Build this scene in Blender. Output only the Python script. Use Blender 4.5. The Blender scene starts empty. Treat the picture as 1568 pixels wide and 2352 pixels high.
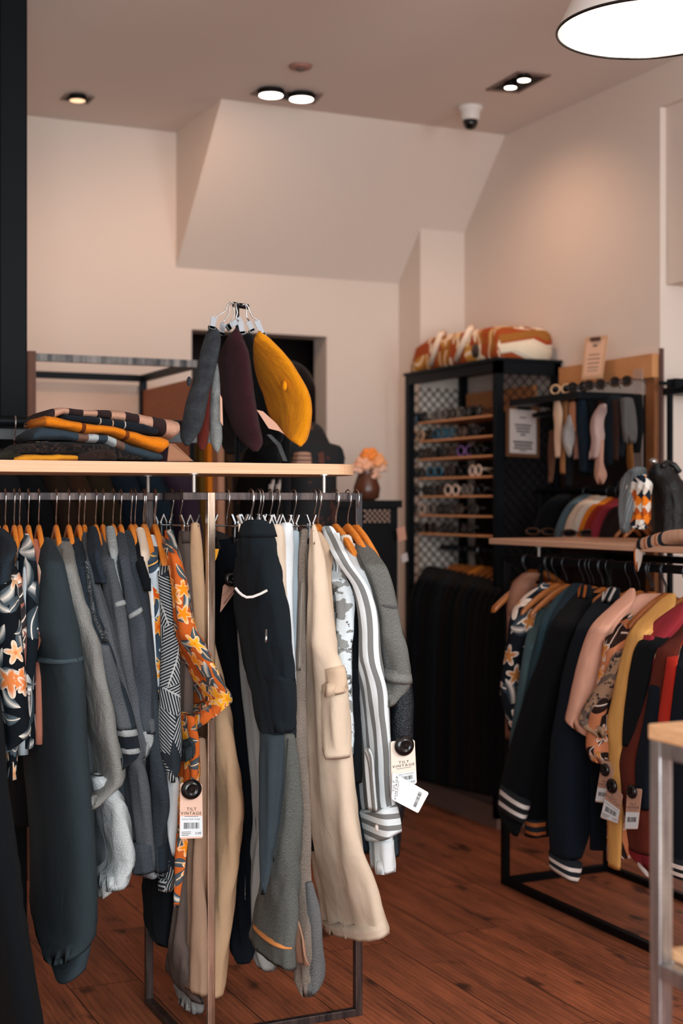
import bpy, bmesh, math, random
from mathutils import Vector, noise
random.seed(7)
sc = bpy.context.scene
COL = sc.collection
# ------------------------------------------------------------------ camera
TH = math.radians(25.0); CAMZ = 1.30; F = 3267.0; YH = 1155.0
FW = (math.sin(TH), math.cos(TH)); RT = (math.cos(TH), -math.sin(TH))
cam = bpy.data.cameras.new('camera'); co = bpy.data.objects.new('camera', cam); COL.objects.link(co)
co.location = (0, 0, CAMZ); co.rotation_euler = (math.pi/2, 0, -TH)
cam.sensor_fit = 'HORIZONTAL'; cam.sensor_width = 24.0; cam.lens = 50.0
cam.shift_y = -21/1568.0; cam.clip_start = 0.05
cam.dof.use_dof = True; cam.dof.focus_distance = 3.35; cam.dof.aperture_fstop = 2.6
sc.camera = co
vs = sc.view_settings
vs.view_transform = 'Standard'; vs.look = 'None'; vs.exposure = 0.0; vs.gamma = 1.0; vs.use_curve_mapping = False
# ------------------------------------------------------------------ light
world = bpy.data.worlds.new('world'); sc.world = world; world.use_nodes = True
world.node_tree.nodes['Background'].inputs[0].default_value = (0.55, 0.75, 1.0, 1)
world.node_tree.nodes['Background'].inputs[1].default_value = 0.15
def area_lamp(name, loc, target, sx, sy, watts, col):
    l = bpy.data.lights.new(name, 'AREA'); l.shape = 'RECTANGLE'; l.size = sx; l.size_y = sy
    l.energy = watts; l.color = col
    o = bpy.data.objects.new(name, l); COL.objects.link(o); o.location = loc
    o.rotation_euler = (Vector(target)-Vector(loc)).to_track_quat('-Z', 'Y').to_euler()
    return o
def spot_lamp(name, loc, target, watts, col, deg=100, blend=0.9, r=0.04):
    l = bpy.data.lights.new(name, 'SPOT'); l.energy = watts; l.color = col
    l.spot_size = math.radians(deg); l.spot_blend = blend; l.shadow_soft_size = r
    o = bpy.data.objects.new(name, l); COL.objects.link(o); o.location = loc
    o.rotation_euler = (Vector(target)-Vector(loc)).to_track_quat('-Z', 'Y').to_euler()
    return o
DAY = (0.86, 0.95, 1.0); WARM = (1.0, 0.62, 0.42)
area_lamp('shop_window_daylight', (0.35, -1.25, 1.55), (1.5, 3.2, 1.5), 2.4, 2.3, 190, DAY)
area_lamp('side_window_daylight', (3.0, 0.2, 2.0), (1.9, 3.2, 2.35), 1.0, 1.2, 44, DAY)
SPOTS = [((2.62, 4.74, 2.86), (3.2, 4.9, 1.4), 15), ((1.72, 4.85, 2.86), (1.95, 5.8, 1.5), 19), ((1.05, 5.0, 2.86), (1.2, 5.6, 1.0), 5)]
for i, (a, b, w) in enumerate(SPOTS):
    spot_lamp('downlight_beam', a, b, w, WARM, 125)
# ------------------------------------------------------------------ pixel helpers (a point of the photo at a known distance)
def ray(px):
    k = (px-784.0)/F
    return (FW[0]+RT[0]*k, FW[1]+RT[1]*k)
def W(px, py, Y):
    r = ray(px); return Vector((r[0]*Y, r[1]*Y, CAMZ-(py-YH)/F*Y))
def onV(px, py, v): return W(px, py, v/ray(px)[1])
def onU(px, py, u): return W(px, py, u/ray(px)[0])
def onZ(px, py, z): return W(px, py, (CAMZ-z)*F/(py-YH))
def pix(p):
    Y = p[0]*FW[0]+p[1]*FW[1]; X = p[0]*RT[0]+p[1]*RT[1]
    return (784+F*X/Y, YH-F*(p[2]-CAMZ)/Y, Y)
# ------------------------------------------------------------------ materials
def lin(c):
    c = c/255.0
    return c/12.92 if c <= 0.04045 else ((c+0.055)/1.055)**2.4
def C(r, g, b): return (lin(r), lin(g), lin(b), 1.0)
class NT:
    def __init__(s, name):
        s.m = bpy.data.materials.new(name); s.m.use_nodes = True
        s.t = s.m.node_tree; s.b = s.t.nodes['Principled BSDF']
    def n(s, typ, ins=None, **props):
        x = s.t.nodes.new(typ)
        for k, v in props.items(): setattr(x, k, v)
        for k, v in (ins or {}).items():
            so = x.inputs[k]
            if hasattr(v, 'is_output'): s.t.links.new(v, so)
            else: so.default_value = v
        return x
    def math(s, op, a, b=0.0, c=0.0):
        return s.n('ShaderNodeMath', {0: a, 1: b, 2: c}, operation=op).outputs[0]
    def mix(s, f, a, b, mode='MIX'):
        return s.n('ShaderNodeMix', {0: f, 6: a, 7: b}, data_type='RGBA', blend_type=mode).outputs[2]
    def ramp(s, f, lo, hi):
        return s.n('ShaderNodeMapRange', {0: f, 1: lo, 2: hi}).outputs[0]
    def uv(s, sx=1, sy=1, rot=0, off=(0, 0, 0)):
        tc = s.n('ShaderNodeTexCoord')
        return s.n('ShaderNodeMapping', {'Vector': tc.outputs['UV'], 'Scale': (sx, sy, 1), 'Rotation': (0, 0, rot), 'Location': off}).outputs[0]
    def obj(s, sc_=(1, 1, 1), rot=(0, 0, 0)):
        tc = s.n('ShaderNodeTexCoord')
        return s.n('ShaderNodeMapping', {'Vector': tc.outputs['Object'], 'Scale': sc_, 'Rotation': rot}).outputs[0]
    def noise(s, vec, scale, detail=3.0, rough=0.5):
        return s.n('ShaderNodeTexNoise', {'Vector': vec, 'Scale': scale, 'Detail': detail, 'Roughness': rough}).outputs['Fac']
    def sep(s, v):
        x = s.n('ShaderNodeSeparateXYZ', {0: v}); return x.outputs[0], x.outputs[1], x.outputs[2]
    def color(s, v): 
        if hasattr(v, 'is_output'): s.t.links.new(v, s.b.inputs['Base Color'])
        else: s.b.inputs['Base Color'].default_value = v
    def bump(s, h, strength=0.3, dist=0.002):
        bn = s.n('ShaderNodeBump', {'Height': h, 'Strength': strength, 'Distance': dist})
        s.t.links.new(bn.outputs[0], s.b.inputs['Normal'])
    def set(s, **k):
        for a, v in k.items(): s.b.inputs[a.replace('_', ' ')].default_value = v
        return s
def dark(c, f): return (c[0]*f, c[1]*f, c[2]*f, 1)
_mc = {}
def cached(fn):
    def g(*a, **k):
        key = (fn.__name__, str(a), str(k))
        if key not in _mc: _mc[key] = fn(*a, **k)
        return _mc[key]
    return g
@cached
def solid(name, c, rough=0.5, metal=0.0, bump=0.0, bscale=200):
    t = NT(name); t.set(Roughness=rough, Metallic=metal)
    if max(c[:3]) < 0.03 and rough > 0.3: t.b.inputs['Specular IOR Level'].default_value = 0.12
    if bump:
        nz = t.noise(t.obj(), bscale, 4)
        t.color(t.mix(t.ramp(nz, 0.3, 0.7), dark(c, 0.82), c)); t.bump(nz, bump, 0.002)
    else: t.color(c)
    return t.m
@cached
def emis(name, c, s):
    t = NT(name); t.color((0, 0, 0, 1)); t.set(Emission_Color=c, Emission_Strength=s); return t.m
def cloth_fin(t, sheen=0.15, bscale=900, bstr=0.25):
    bstr = bstr*1.9
    t.set(Roughness=0.92); t.b.inputs['Sheen Weight'].default_value = sheen*0.12
    t.b.inputs['Specular IOR Level'].default_value = 0.15
    v = t.uv()
    wr = t.n('ShaderNodeTexNoise', {'Vector': t.uv(1, 0.55, 0.5), 'Scale': 13.0, 'Detail': 3.0, 'Distortion': 1.2}).outputs['Fac']
    h = t.math('ADD', t.noise(v, bscale, 2), t.math('ADD', t.math('MULTIPLY', t.noise(t.uv(1, 0.35), 26, 4), 2.4), t.math('MULTIPLY', wr, 4.0)))
    t.bump(h, bstr, 0.004)
    return t.m
@cached
def plain(name, c, sheen=0.1, var=0.8):
    t = NT(name); nz = t.noise(t.uv(1, 0.5), 14, 5)
    t.color(t.mix(t.ramp(nz, 0.3, 0.7), dark(c, var), c)); return cloth_fin(t, sheen)
@cached
def satin(name, c, rough=0.38):
    t = NT(name); nz = t.noise(t.uv(1, 0.4), 9, 3)
    t.color(t.mix(t.ramp(nz, 0.3, 0.7), dark(c, 0.85), c)); cloth_fin(t, 0.0, 300, 0.35)
    t.set(Roughness=rough); t.b.inputs['Specular IOR Level'].default_value = 0.4
    return t.m
@cached
def denim(name, c, wash=0.5):
    t = NT(name)
    g = t.noise(t.uv(900, 260), 1.0, 3, 0.7); big = t.noise(t.uv(1, 0.3), 16, 4)
    x = t.mix(t.ramp(g, 0.4, 0.6), dark(c, 0.58), tuple(min(1, q*1.6) for q in c[:3])+(1,))
    t.color(t.mix(t.math('MULTIPLY', t.ramp(big, 0.45, 0.75), wash), x, tuple(min(1, q*2.0+0.03) for q in c[:3])+(1,)))
    return cloth_fin(t, 0.05, 700, 0.3)
@cached
def tweed(name, c, c2, scale=500):
    t = NT(name); g = t.noise(t.uv(), scale, 4, 0.8); g2 = t.noise(t.uv(1, 1), 40, 3)
    t.color(t.mix(t.ramp(t.math('ADD', t.math('MULTIPLY', g, 0.8), t.math('MULTIPLY', g2, 0.2)), 0.46, 0.62), c, c2))
    return cloth_fin(t, 0.4, 500, 0.5)
@cached
def stripes(name, ca, cb, period, duty=0.5, horiz=False, rot=0):
    t = NT(name); x, y, z = t.sep(t.uv(1, 1, rot))
    k = t.math('FRACT', t.math('DIVIDE', y if horiz else x, period))
    t.color(t.mix(t.math('GREATER_THAN', k, duty), ca, cb)); return cloth_fin(t)
@cached
def corduroy(name, c, period=0.004):
    t = NT(name); x, y, z = t.sep(t.uv())
    k = t.math('PINGPONG', t.math('DIVIDE', x, period), 0.5)
    nz = t.noise(t.uv(1, 0.4), 18, 4)
    col = t.mix(t.ramp(nz, 0.3, 0.7), dark(c, 0.65), c)
    t.color(t.mix(t.ramp(k, 0.05, 0.3), dark(c, 0.45), col)); t.set(Roughness=0.95)
    t.bump(k, 0.6, 0.002); return t.m
@cached
def rowbands(name, base, stripes_):
    t = NT(name); x, y, z = t.sep(t.uv()); c = base
    for (ce, hw, cc) in stripes_:
        c = t.mix(t.math('LESS_THAN', t.math('ABSOLUTE', t.math('SUBTRACT', y, ce)), hw), c, cc)
    t.color(c); t.set(Roughness=0.9); k = t.math('PINGPONG', t.math('DIVIDE', x, 0.004), 0.5); t.bump(k, 0.4, 0.002); return t.m
@cached
def check(name, cols, period, rot=0.0, dashes=None):
    # cols: 4 colours of a two by two tartan repeat
    t = NT(name); x, y, z = t.sep(t.uv(1, 1, rot))
    a = t.math('GREATER_THAN', t.math('FRACT', t.math('DIVIDE', x, period)), 0.5)
    b = t.math('GREATER_THAN', t.math('FRACT', t.math('DIVIDE', y, period)), 0.5)
    c = t.mix(b, t.mix(a, cols[0], cols[1]), t.mix(a, cols[2], cols[3]))
    t.color(c); return cloth_fin(t, 0.3, 600, 0.5)
@cached
def bands(name, base, stripes_):
    # stripes_ = [(centre, halfwidth, colour)] along uv x, in metres
    t = NT(name); x, y, z = t.sep(t.uv()); c = base
    nz = t.noise(t.uv(), 500, 3, 0.8)
    c = t.mix(t.ramp(nz, 0.35, 0.7), dark(base, 0.8), base)
    for (ce, hw, cc) in stripes_:
        f = t.math('LESS_THAN', t.math('ABSOLUTE', t.math('SUBTRACT', x, ce)), hw)
        c = t.mix(f, c, cc)
    t.color(c); return cloth_fin(t, 0.3, 600, 0.5)
def _cell(t, scale, off, rnd=1.0):
    v = t.uv(scale, scale, 0.3, off)
    vo = t.n('ShaderNodeTexVoronoi', {'Vector': v, 'Scale': 1.0, 'Randomness': rnd}, voronoi_dimensions='2D')
    loc = t.n('ShaderNodeVectorMath', {0: v, 1: vo.outputs['Position']}, operation='SUBTRACT').outputs[0]
    cr = t.n('ShaderNodeSeparateColor', {0: vo.outputs['Color']})
    x, y, z = t.sep(loc)
    ang = t.math('MULTIPLY', cr.outputs[0], 6.283)
    ca, sa = t.math('COSINE', ang), t.math('SINE', ang)
    rx = t.math('ADD', t.math('MULTIPLY', x, ca), t.math('MULTIPLY', y, sa))
    ry = t.math('SUBTRACT', t.math('MULTIPLY', y, ca), t.math('MULTIPLY', x, sa))
    return rx, ry, cr.outputs[1], cr.outputs[2]
def _leaf(t, scale, off, w=0.16, l=0.48, curl=0.5):
    rx, ry, r1, r2 = _cell(t, scale, off)
    ry = t.math('SUBTRACT', ry, t.math('MULTIPLY', t.math('MULTIPLY', rx, rx), curl))
    ed = t.math('MULTIPLY', w, t.math('SUBTRACT', 1.0, t.math('POWER', t.math('ABSOLUTE', t.math('DIVIDE', rx, l)), 2.0)))
    ay = t.math('ABSOLUTE', ry)
    return t.math('LESS_THAN', ay, ed), ay, r1, rx
def _flower(t, scale, off, R=0.36, keep=0.35):
    rx, ry, r1, r2 = _cell(t, scale, off)
    r = t.math('SQRT', t.math('ADD', t.math('MULTIPLY', rx, rx), t.math('MULTIPLY', ry, ry)))
    th = t.math('ARCTAN2', ry, rx)
    pe = t.math('ADD', 0.72*R, t.math('MULTIPLY', 0.28*R, t.math('COSINE', t.math('MULTIPLY', th, 5.0))))
    m = t.math('MULTIPLY', t.math('LESS_THAN', r, pe), t.math('GREATER_THAN', r1, keep))
    return m, t.math('DIVIDE', r, pe), r2, th
@cached
def floral(name, base, petal, petal2, edge, leaf, leaf2, fs=12, ls=16, keep=0.35, R=0.36, seed=0):
    t = NT(name); c = base
    for k in range(2):
        m, ay, r, rx = _leaf(t, ls*(1+0.3*k), (3.1+k*5.7+seed, 1.7-k*3.3, 0), 0.21, 0.52, 0.7-1.3*k)
        lc = t.mix(t.math('GREATER_THAN', r, 0.45), leaf, leaf2)
        vein = t.math('LESS_THAN', ay, 0.02)
        lc = t.mix(t.ramp(ay, 0.0, 0.13), t.mix(vein, lc, edge), dark(leaf2, 0.6))
        c = t.mix(m, c, lc)
    for k in range(2):
        m, q, r, th = _flower(t, fs*(1+0.4*k), (k*7.3+0.4+seed, k*2.9, 0), R, keep)
        fc = t.mix(t.math('GREATER_THAN', r, 0.5), petal, petal2)
        fc = t.mix(t.ramp(q, 0.55, 0.95), fc, edge)
        fc = t.mix(t.math('LESS_THAN', q, 0.2), fc, petal2)
        vein = t.math('GREATER_THAN', t.math('COSINE', t.math('MULTIPLY', th, 15.0)), 0.93)
        fc = t.mix(t.math('MULTIPLY', vein, 0.5), fc, dark(petal2, 0.6))
        c = t.mix(m, c, fc)
    t.color(c); return cloth_fin(t, 0.0, 700, 0.2)
@cached
def palm(name, base, line, scale=11, freq=75, seed=0):
    t = NT(name)
    rx, ry, r1, r2 = _cell(t, scale, (seed, 2.2, 0))
    q = t.math('ADD', t.math('MULTIPLY', rx, freq), t.math('MULTIPLY', t.math('ABSOLUTE', ry), -freq*0.9))
    s = t.math('GREATER_THAN', t.math('SINE', q), 0.35)
    spine = t.math('LESS_THAN', t.math('ABSOLUTE', ry), 0.022)
    body = t.math('LESS_THAN', t.math('ABSOLUTE', ry), 0.55)
    f = t.math('MAXIMUM', t.math('MULTIPLY', s, body), spine)
    t.color(t.mix(f, base, line)); return cloth_fin(t, 0.0, 700, 0.2)
@cached
def camo(name, c1, c2, c3, scale=22, rough=0.9):
    t = NT(name)
    a = t.noise(t.uv(1, 1.5), scale, 2, 0.6); b = t.noise(t.uv(1, 1.5, 0.8, (4, 3, 0)), scale*1.6, 3, 0.6)
    c = t.mix(t.math('GREATER_THAN', a, 0.54), c1, c2); c = t.mix(t.math('GREATER_THAN', b, 0.6), c, c3)
    t.color(c); cloth_fin(t, 0.0, 500, 0.25); t.set(Roughness=rough); return t.m
@cached
def argyle(name):
    t = NT(name); x, y, z = t.sep(t.uv(1/0.026, 1/0.026, 0.80))
    a = t.math('FLOOR', x); b = t.math('FLOOR', y)
    k = t.math('FRACT', t.math('MULTIPLY', t.math('ADD', t.math('MULTIPLY', a, 0.37), t.math('MULTIPLY', b, 0.61)), 1.0))
    c = t.mix(t.math('GREATER_THAN', k, 0.25), C(225, 120, 30), C(214, 200, 186))
    c = t.mix(t.math('GREATER_THAN', k, 0.5), c, C(20, 32, 44)); c = t.mix(t.math('GREATER_THAN', k, 0.68), c, C(176, 80, 28))
    c = t.mix(t.math('GREATER_THAN', k, 0.85), c, C(235, 228, 220))
    t.color(c); return cloth_fin(t, 0.0, 500, 0.2)
@cached
def wood(name, c1, c2, grain=(1, 14, 40), rough=0.5):
    t = NT(name); v = t.obj(grain)
    nz = t.noise(v, 3.0, 5, 0.6); f = t.noise(v, 16.0, 3, 0.7)
    t.color(t.mix(t.ramp(t.math('ADD', t.math('MULTIPLY', nz, 0.7), t.math('MULTIPLY', f, 0.3)), 0.35, 0.65), c1, c2))
    t.set(Roughness=rough); t.bump(f, 0.08, 0.001); return t.m
@cached
def steel(name, c1, c2, rough=0.38, metal=0.85):
    t = NT(name); v = t.obj((30, 30, 2.5)); nz = t.noise(v, 1.2, 5, 0.65); f = t.noise(t.obj((1, 1, 90)), 6, 3)
    c = t.mix(t.ramp(nz, 0.4, 0.62), c1, c2); c = t.mix(t.math('MULTIPLY', t.ramp(f, 0.55, 0.7), 0.4), c, dark(c1, 0.5))
    t.color(c); t.set(Metallic=metal, Roughness=rough); t.bump(f, 0.12, 0.001); return t.m
# ------------------------------------------------------------------ mesh helpers
def mk(name, V, Fc, mat, parent=None, uv=None, smooth=True, mats=None, fm=None, origin=None):
    """one mesh object; V in world metres; parent = an Empty/mesh at a known location"""
    if parent is not None: o0 = Vector(parent.get('_o', (0, 0, 0)))
    else: o0 = Vector(origin) if origin is not None else Vector((0, 0, 0))
    me = bpy.data.meshes.new(name)
    me.from_pydata([(v[0]-o0[0], v[1]-o0[1], v[2]-o0[2]) for v in V], [], Fc)
    for m in (mats or [mat]): me.materials.append(m)
    if fm: me.polygons.foreach_set('material_index', fm)
    if uv:
        l = me.uv_layers.new(name='UVMap')
        l.data.foreach_set('uv', [q for f in uv for p in f for q in p])
    me.polygons.foreach_set('use_smooth', [smooth]*len(me.polygons))
    me.update()
    o = bpy.data.objects.new(name, me); COL.objects.link(o)
    if parent is not None: o.parent = parent; o['_o'] = list(o0)
    else: o.location = o0; o['_o'] = list(o0)
    return o
def thing(name, label, cat, loc=(0, 0, 0), group=None):
    o = bpy.data.objects.new(name, None); COL.objects.link(o); o.location = loc; o.empty_display_size = 0.05
    o['_o'] = list(loc); o['label'] = label; o['category'] = cat
    if group: o['group'] = group
    return o
def tag(o, label, cat, group=None, kind=None):
    if label: o['label'] = label
    if cat: o['category'] = cat
    if group: o['group'] = group
    if kind: o['kind'] = kind
    return o
def struct(o): o['kind'] = 'structure'; return o
class MB:
    def __init__(s): s.V = []; s.F = []; s.M = []
    def add(s, V, Fc, m=0):
        b = len(s.V); s.V += [tuple(v) for v in V]; s.F += [tuple(i+b for i in f) for f in Fc]; s.M += [m]*len(Fc); return s
    def box(s, x0, x1, y0, y1, z0, z1, m=0, bev=0.0):
        if bev:
            bm = bmesh.new(); bmesh.ops.create_cube(bm, size=1)
            for v in bm.verts: v.co = Vector(((x0+x1)/2+v.co.x*(x1-x0), (y0+y1)/2+v.co.y*(y1-y0), (z0+z1)/2+v.co.z*(z1-z0)))
            bmesh.ops.bevel(bm, geom=bm.edges[:], offset=bev, segments=2, affect='EDGES', profile=0.5)
            bm.verts.index_update()
            s.add([v.co[:] for v in bm.verts], [[v.index for v in f.verts] for f in bm.faces], m); bm.free(); return s
        V = [(x0, y0, z0), (x1, y0, z0), (x1, y1, z0), (x0, y1, z0), (x0, y0, z1), (x1, y0, z1), (x1, y1, z1), (x0, y1, z1)]
        return s.add(V, [(3, 2, 1, 0), (4, 5, 6, 7), (0, 1, 5, 4), (1, 2, 6, 5), (2, 3, 7, 6), (3, 0, 4, 7)], m)
    def tube(s, pts, r, n=8, m=0, closed=False):
        pts = [Vector(p) for p in pts]; R = []; up = None
        for i, p in enumerate(pts):
            a = pts[max(i-1, 0)]; b = pts[min(i+1, len(pts)-1)]
            if closed: a = pts[i-1]; b = pts[(i+1) % len(pts)]
            t = (b-a).normalized()
            if up is None:
                up = t.cross(Vector((0, 0, 1)));
                if up.length < 1e-3: up = t.cross(Vector((0, 1, 0)))
                up.normalize()
            else:
                up = (up-t*up.dot(t)).normalized()
            w = t.cross(up); rr = r[i] if isinstance(r, (list, tuple)) else r
            R.append([p+up*rr*math.cos(2*math.pi*k/n)+w*rr*math.sin(2*math.pi*k/n) for k in range(n)])
        V = [q for x in R for q in x]; Fc = []
        m_ = len(pts)
        for i in range(m_ if closed else m_-1):
            j = (i+1) % m_
            for k in range(n): Fc.append((i*n+k, i*n+(k+1) % n, j*n+(k+1) % n, j*n+k))
        if not closed: Fc.append(tuple(range(n-1, -1, -1))); Fc.append(tuple((m_-1)*n+k for k in range(n)))
        return s.add(V, Fc, m)
    def lathe(s, prof, cx, cy, n=32, m=0, cap=True):
        V = []; Fc = []
        for (r, z) in prof:
            for k in range(n): V.append((cx+r*math.cos(2*math.pi*k/n), cy+r*math.sin(2*math.pi*k/n), z))
        for i in range(len(prof)-1):
            for k in range(n): Fc.append((i*n+k, i*n+(k+1) % n, (i+1)*n+(k+1) % n, (i+1)*n+k))
        if cap:
            if prof[0][0] > 1e-4: Fc.append(tuple(range(n-1, -1, -1)))
            if prof[-1][0] > 1e-4: Fc.append(tuple((len(prof)-1)*n+k for k in range(n)))
        return s.add(V, Fc, m)
    def ell(s, c, rx, ry, rz, n=16, m=0):
        V = []; Fc = []; h = n//2
        for i in range(h+1):
            a = math.pi*i/h
            for k in range(n):
                b = 2*math.pi*k/n
                V.append((c[0]+rx*math.sin(a)*math.cos(b), c[1]+ry*math.sin(a)*math.sin(b), c[2]+rz*math.cos(a)))
        for i in range(h):
            for k in range(n): Fc.append((i*n+k, (i+1)*n+k, (i+1)*n+(k+1) % n, i*n+(k+1) % n))
        return s.add(V, Fc, m)
    def prism(s, poly, z0, z1, m=0):
        n = len(poly); V = [(p[0], p[1], z0) for p in poly]+[(p[0], p[1], z1) for p in poly]
        return s.add(V, [tuple(range(n-1, -1, -1)), tuple(range(n, 2*n))]+[(i, (i+1) % n, n+(i+1) % n, n+i) for i in range(n)], m)
    def quadslab(s, q, nrm, th, m=0):
        q = [Vector(p) for p in q]; nrm = Vector(nrm)*th; n = len(q)
        V = [p for p in q]+[p+nrm for p in q]
        return s.add(V, [tuple(range(n-1, -1, -1)), tuple(range(n, 2*n))]+[(i, (i+1) % n, n+(i+1) % n, n+i) for i in range(n)], m)
    def build(s, name, mat, parent=None, smooth=False, origin=None, mats=None):
        return mk(name, s.V, s.F, mat, parent, smooth=smooth, origin=origin, mats=mats, fm=s.M if mats else None)
def smoothen(o, ang=40):
    me = o.data
    me.polygons.foreach_set('use_smooth', [True]*len(me.polygons))
    md = o.modifiers.new('es', 'EDGE_SPLIT'); md.split_angle = math.radians(ang)
    return o
# --- hanging cloth: horizontal flattened rings whose edges follow a traced outline, each at its own distance and thickness
def dense(rows, step):
    R = []
    for r in rows:
        R.append([r[0], r[1], r[0], r[2]] if len(r) == 3 else list(r[:4]))
    out = []
    for a, b in zip(R, R[1:]):
        L = max(abs(b[0]-a[0]), abs(b[2]-a[2])); n = max(1, int(math.ceil(L/step)))
        for i in range(n): out.append([a[k]+(b[k]-a[k])*i/n for k in range(4)])
    out.append(R[-1])
    for _ in range(3):
        o2 = [list(x) for x in out]
        for i in range(1, len(out)-1):
            for k in range(4): o2[i][k] = 0.25*out[i-1][k]+0.5*out[i][k]+0.25*out[i+1][k]
        out = o2
    return out
AX = {'v': ((0, 1), (1, 0)), 'u': ((1, 0), (0, 1))}
def sheath(rows, near, axis='v', b=0.02, drop=0, neck=0.0, ext=0, amp=0.004, folds=3.0, fold=0.004, n=30, seed=0, amax=0.24, step=13, pw=0.8, hem=True, bfn=None, top=True, uvrow=False):
    d, e = AX[axis]; D = dense(rows, step); y0 = (D[0][0]+D[0][2])/2; y1 = (D[-1][0]+D[-1][2])/2
    rings = []; info = []
    for i, (yl, xl, yr, xr) in enumerate(D):
        if axis == 'v': xl -= ext
        else: xr += ext
        ym = (yl+yr)/2; k = max(0.0, 1-(ym-y0)/drop) if drop else 0.0
        c0 = near+neck*k; pm = (xl+xr)/2; r = ray(pm); L = math.hypot(*r)
        nx, ny = r[1]/L, -r[0]/L
        dn = abs(d[0]*nx+d[1]*ny); en = abs(e[0]*nx+e[1]*ny); rd = r[0]*d[0]+r[1]*d[1]
        a = 0.03; bb = b if bfn is None else bfn((ym-y0)/max(1, y1-y0))
        for _ in range(5):
            Y = (c0+a)/rd; hw = (xr-xl)/F*Y/L/2
            bw = min(bb, 0.9*hw/en); a = min(amax, math.sqrt(max(hw*hw-(bw*en)**2, 1e-7))/dn)
        a = max(a, 0.3*bw)
        pw2 = math.hypot(a*dn, bw*en)*F/Y*L
        pm = (xr-pw2) if axis == 'v' else (xl+pw2)
        r = ray(pm); rd = r[0]*d[0]+r[1]*d[1]; Y = (c0+a)/rd
        c = (r[0]*Y, r[1]*Y); N = (c[0]-a*d[0], c[1]-a*d[1]); YN = N[0]*FW[0]+N[1]*FW[1]
        zl = CAMZ-(yl-YH)/F*YN; zr = CAMZ-(yr-YH)/F*YN
        info.append((c, a, bw, zl, zr, nx, ny, hw))
        ring = []
        g = min(1.0, (i+1)/6.0)
        for j in range(n):
            th = math.pi+2*math.pi*j/n; cs, sn = math.cos(th), math.sin(th)
            lx = -a*math.copysign(abs(cs)**pw, cs); ly = bw*math.copysign(abs(sn)**pw, sn)
            zc = (zl+zr)/2
            ly += g*fold*math.sin(folds*2*math.pi*lx/0.12+seed*1.7+zc*1.9)
            px_ = c[0]+d[0]*lx+e[0]*ly; py_ = c[1]+d[1]*lx+e[1]*ly
            s = ((px_-c[0])*nx+(py_-c[1])*ny)/max(hw, 1e-4); s = max(-1, min(1, s))
            z = zl+(zr-zl)*(s+1)/2
            if amp:
                w = noise.noise(Vector((px_*9+seed*3.1, py_*9, z*3.2)))+0.5*noise.noise(Vector((px_*24, py_*24+seed, z*9.0)))+0.3*noise.noise(Vector((px_*50, py_*50+seed, z*22.0)))
                px_ += e[0]*w*amp*g+d[0]*w*amp*g*0.4; py_ += e[1]*w*amp*g+d[1]*w*amp*g*0.4
            ring.append(Vector((px_, py_, z)))
        rings.append(ring)
    V = [p for r in rings for p in r]; Fc = []; UV = []
    arcs = []
    for r in rings:
        s = [0.0]
        for j in range(n): s.append(s[-1]+(r[(j+1) % n]-r[j]).length)
        mid = s[n//2]; arcs.append([q-mid for q in s])
    m = len(rings)
    for i in range(m-1):
        for j in range(n):
            k = (j+1) % n
            Fc.append((i*n+j, (i+1)*n+j, (i+1)*n+k, i*n+k))
            UV.append([(arcs[i][j], rings[i][j].z), (arcs[i+1][j], rings[i+1][j].z), (arcs[i+1][j+1], rings[i+1][k].z), (arcs[i][j+1], rings[i][k].z)])
    if uvrow:
        UV = [[(f[0][0], i/(m-1.0)), (f[1][0], (i+1)/(m-1.0)), (f[2][0], (i+1)/(m-1.0)), (f[3][0], i/(m-1.0))] for i in range(m-1) for f in UV[i*n:(i+1)*n]]
    def capring(idx, inset, dz):
        nonlocal V, Fc, UV
        r = rings[idx]; c = sum(r, Vector())/n; b0 = len(V)
        q = [c+(p-c)*inset+Vector((0, 0, dz)) for p in r]; V += q
        for j in range(n):
            k = (j+1) % n; i0 = (idx % m)*n
            f = (i0+j, b0+j, b0+k, i0+k) if idx else (i0+k, b0+k, b0+j, i0+j)
            Fc.append(f); A_ = arcs[idx % m]; z0_ = (1.0 if idx else 0.0) if uvrow else r[j].z; z1_ = z0_ if uvrow else z0_-0.02
            UV.append([(A_[j], z0_), (A_[j], z1_), (A_[j+1], z1_), (A_[j+1], z0_)] if idx else [(A_[j+1], z0_), (A_[j+1], z1_), (A_[j], z1_), (A_[j], z0_)])
        V.append(c+Vector((0, 0, dz)))
        for j in range(n):
            k = (j+1) % n
            Fc.append((b0+j, len(V)-1, b0+k)); UV.append([(arcs[idx % m][j], r[j].z-0.02), (0, r[j].z-0.04), (arcs[idx % m][j+1], r[j].z-0.02)] if not uvrow else [(0, 1.0 if idx else 0.0)]*3)
    if top: capring(0, 0.6, 0.004)
    capring(m-1, 0.82, 0.03 if hem else -0.003)
    sheath.info = info
    return V, Fc, UV
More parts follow.
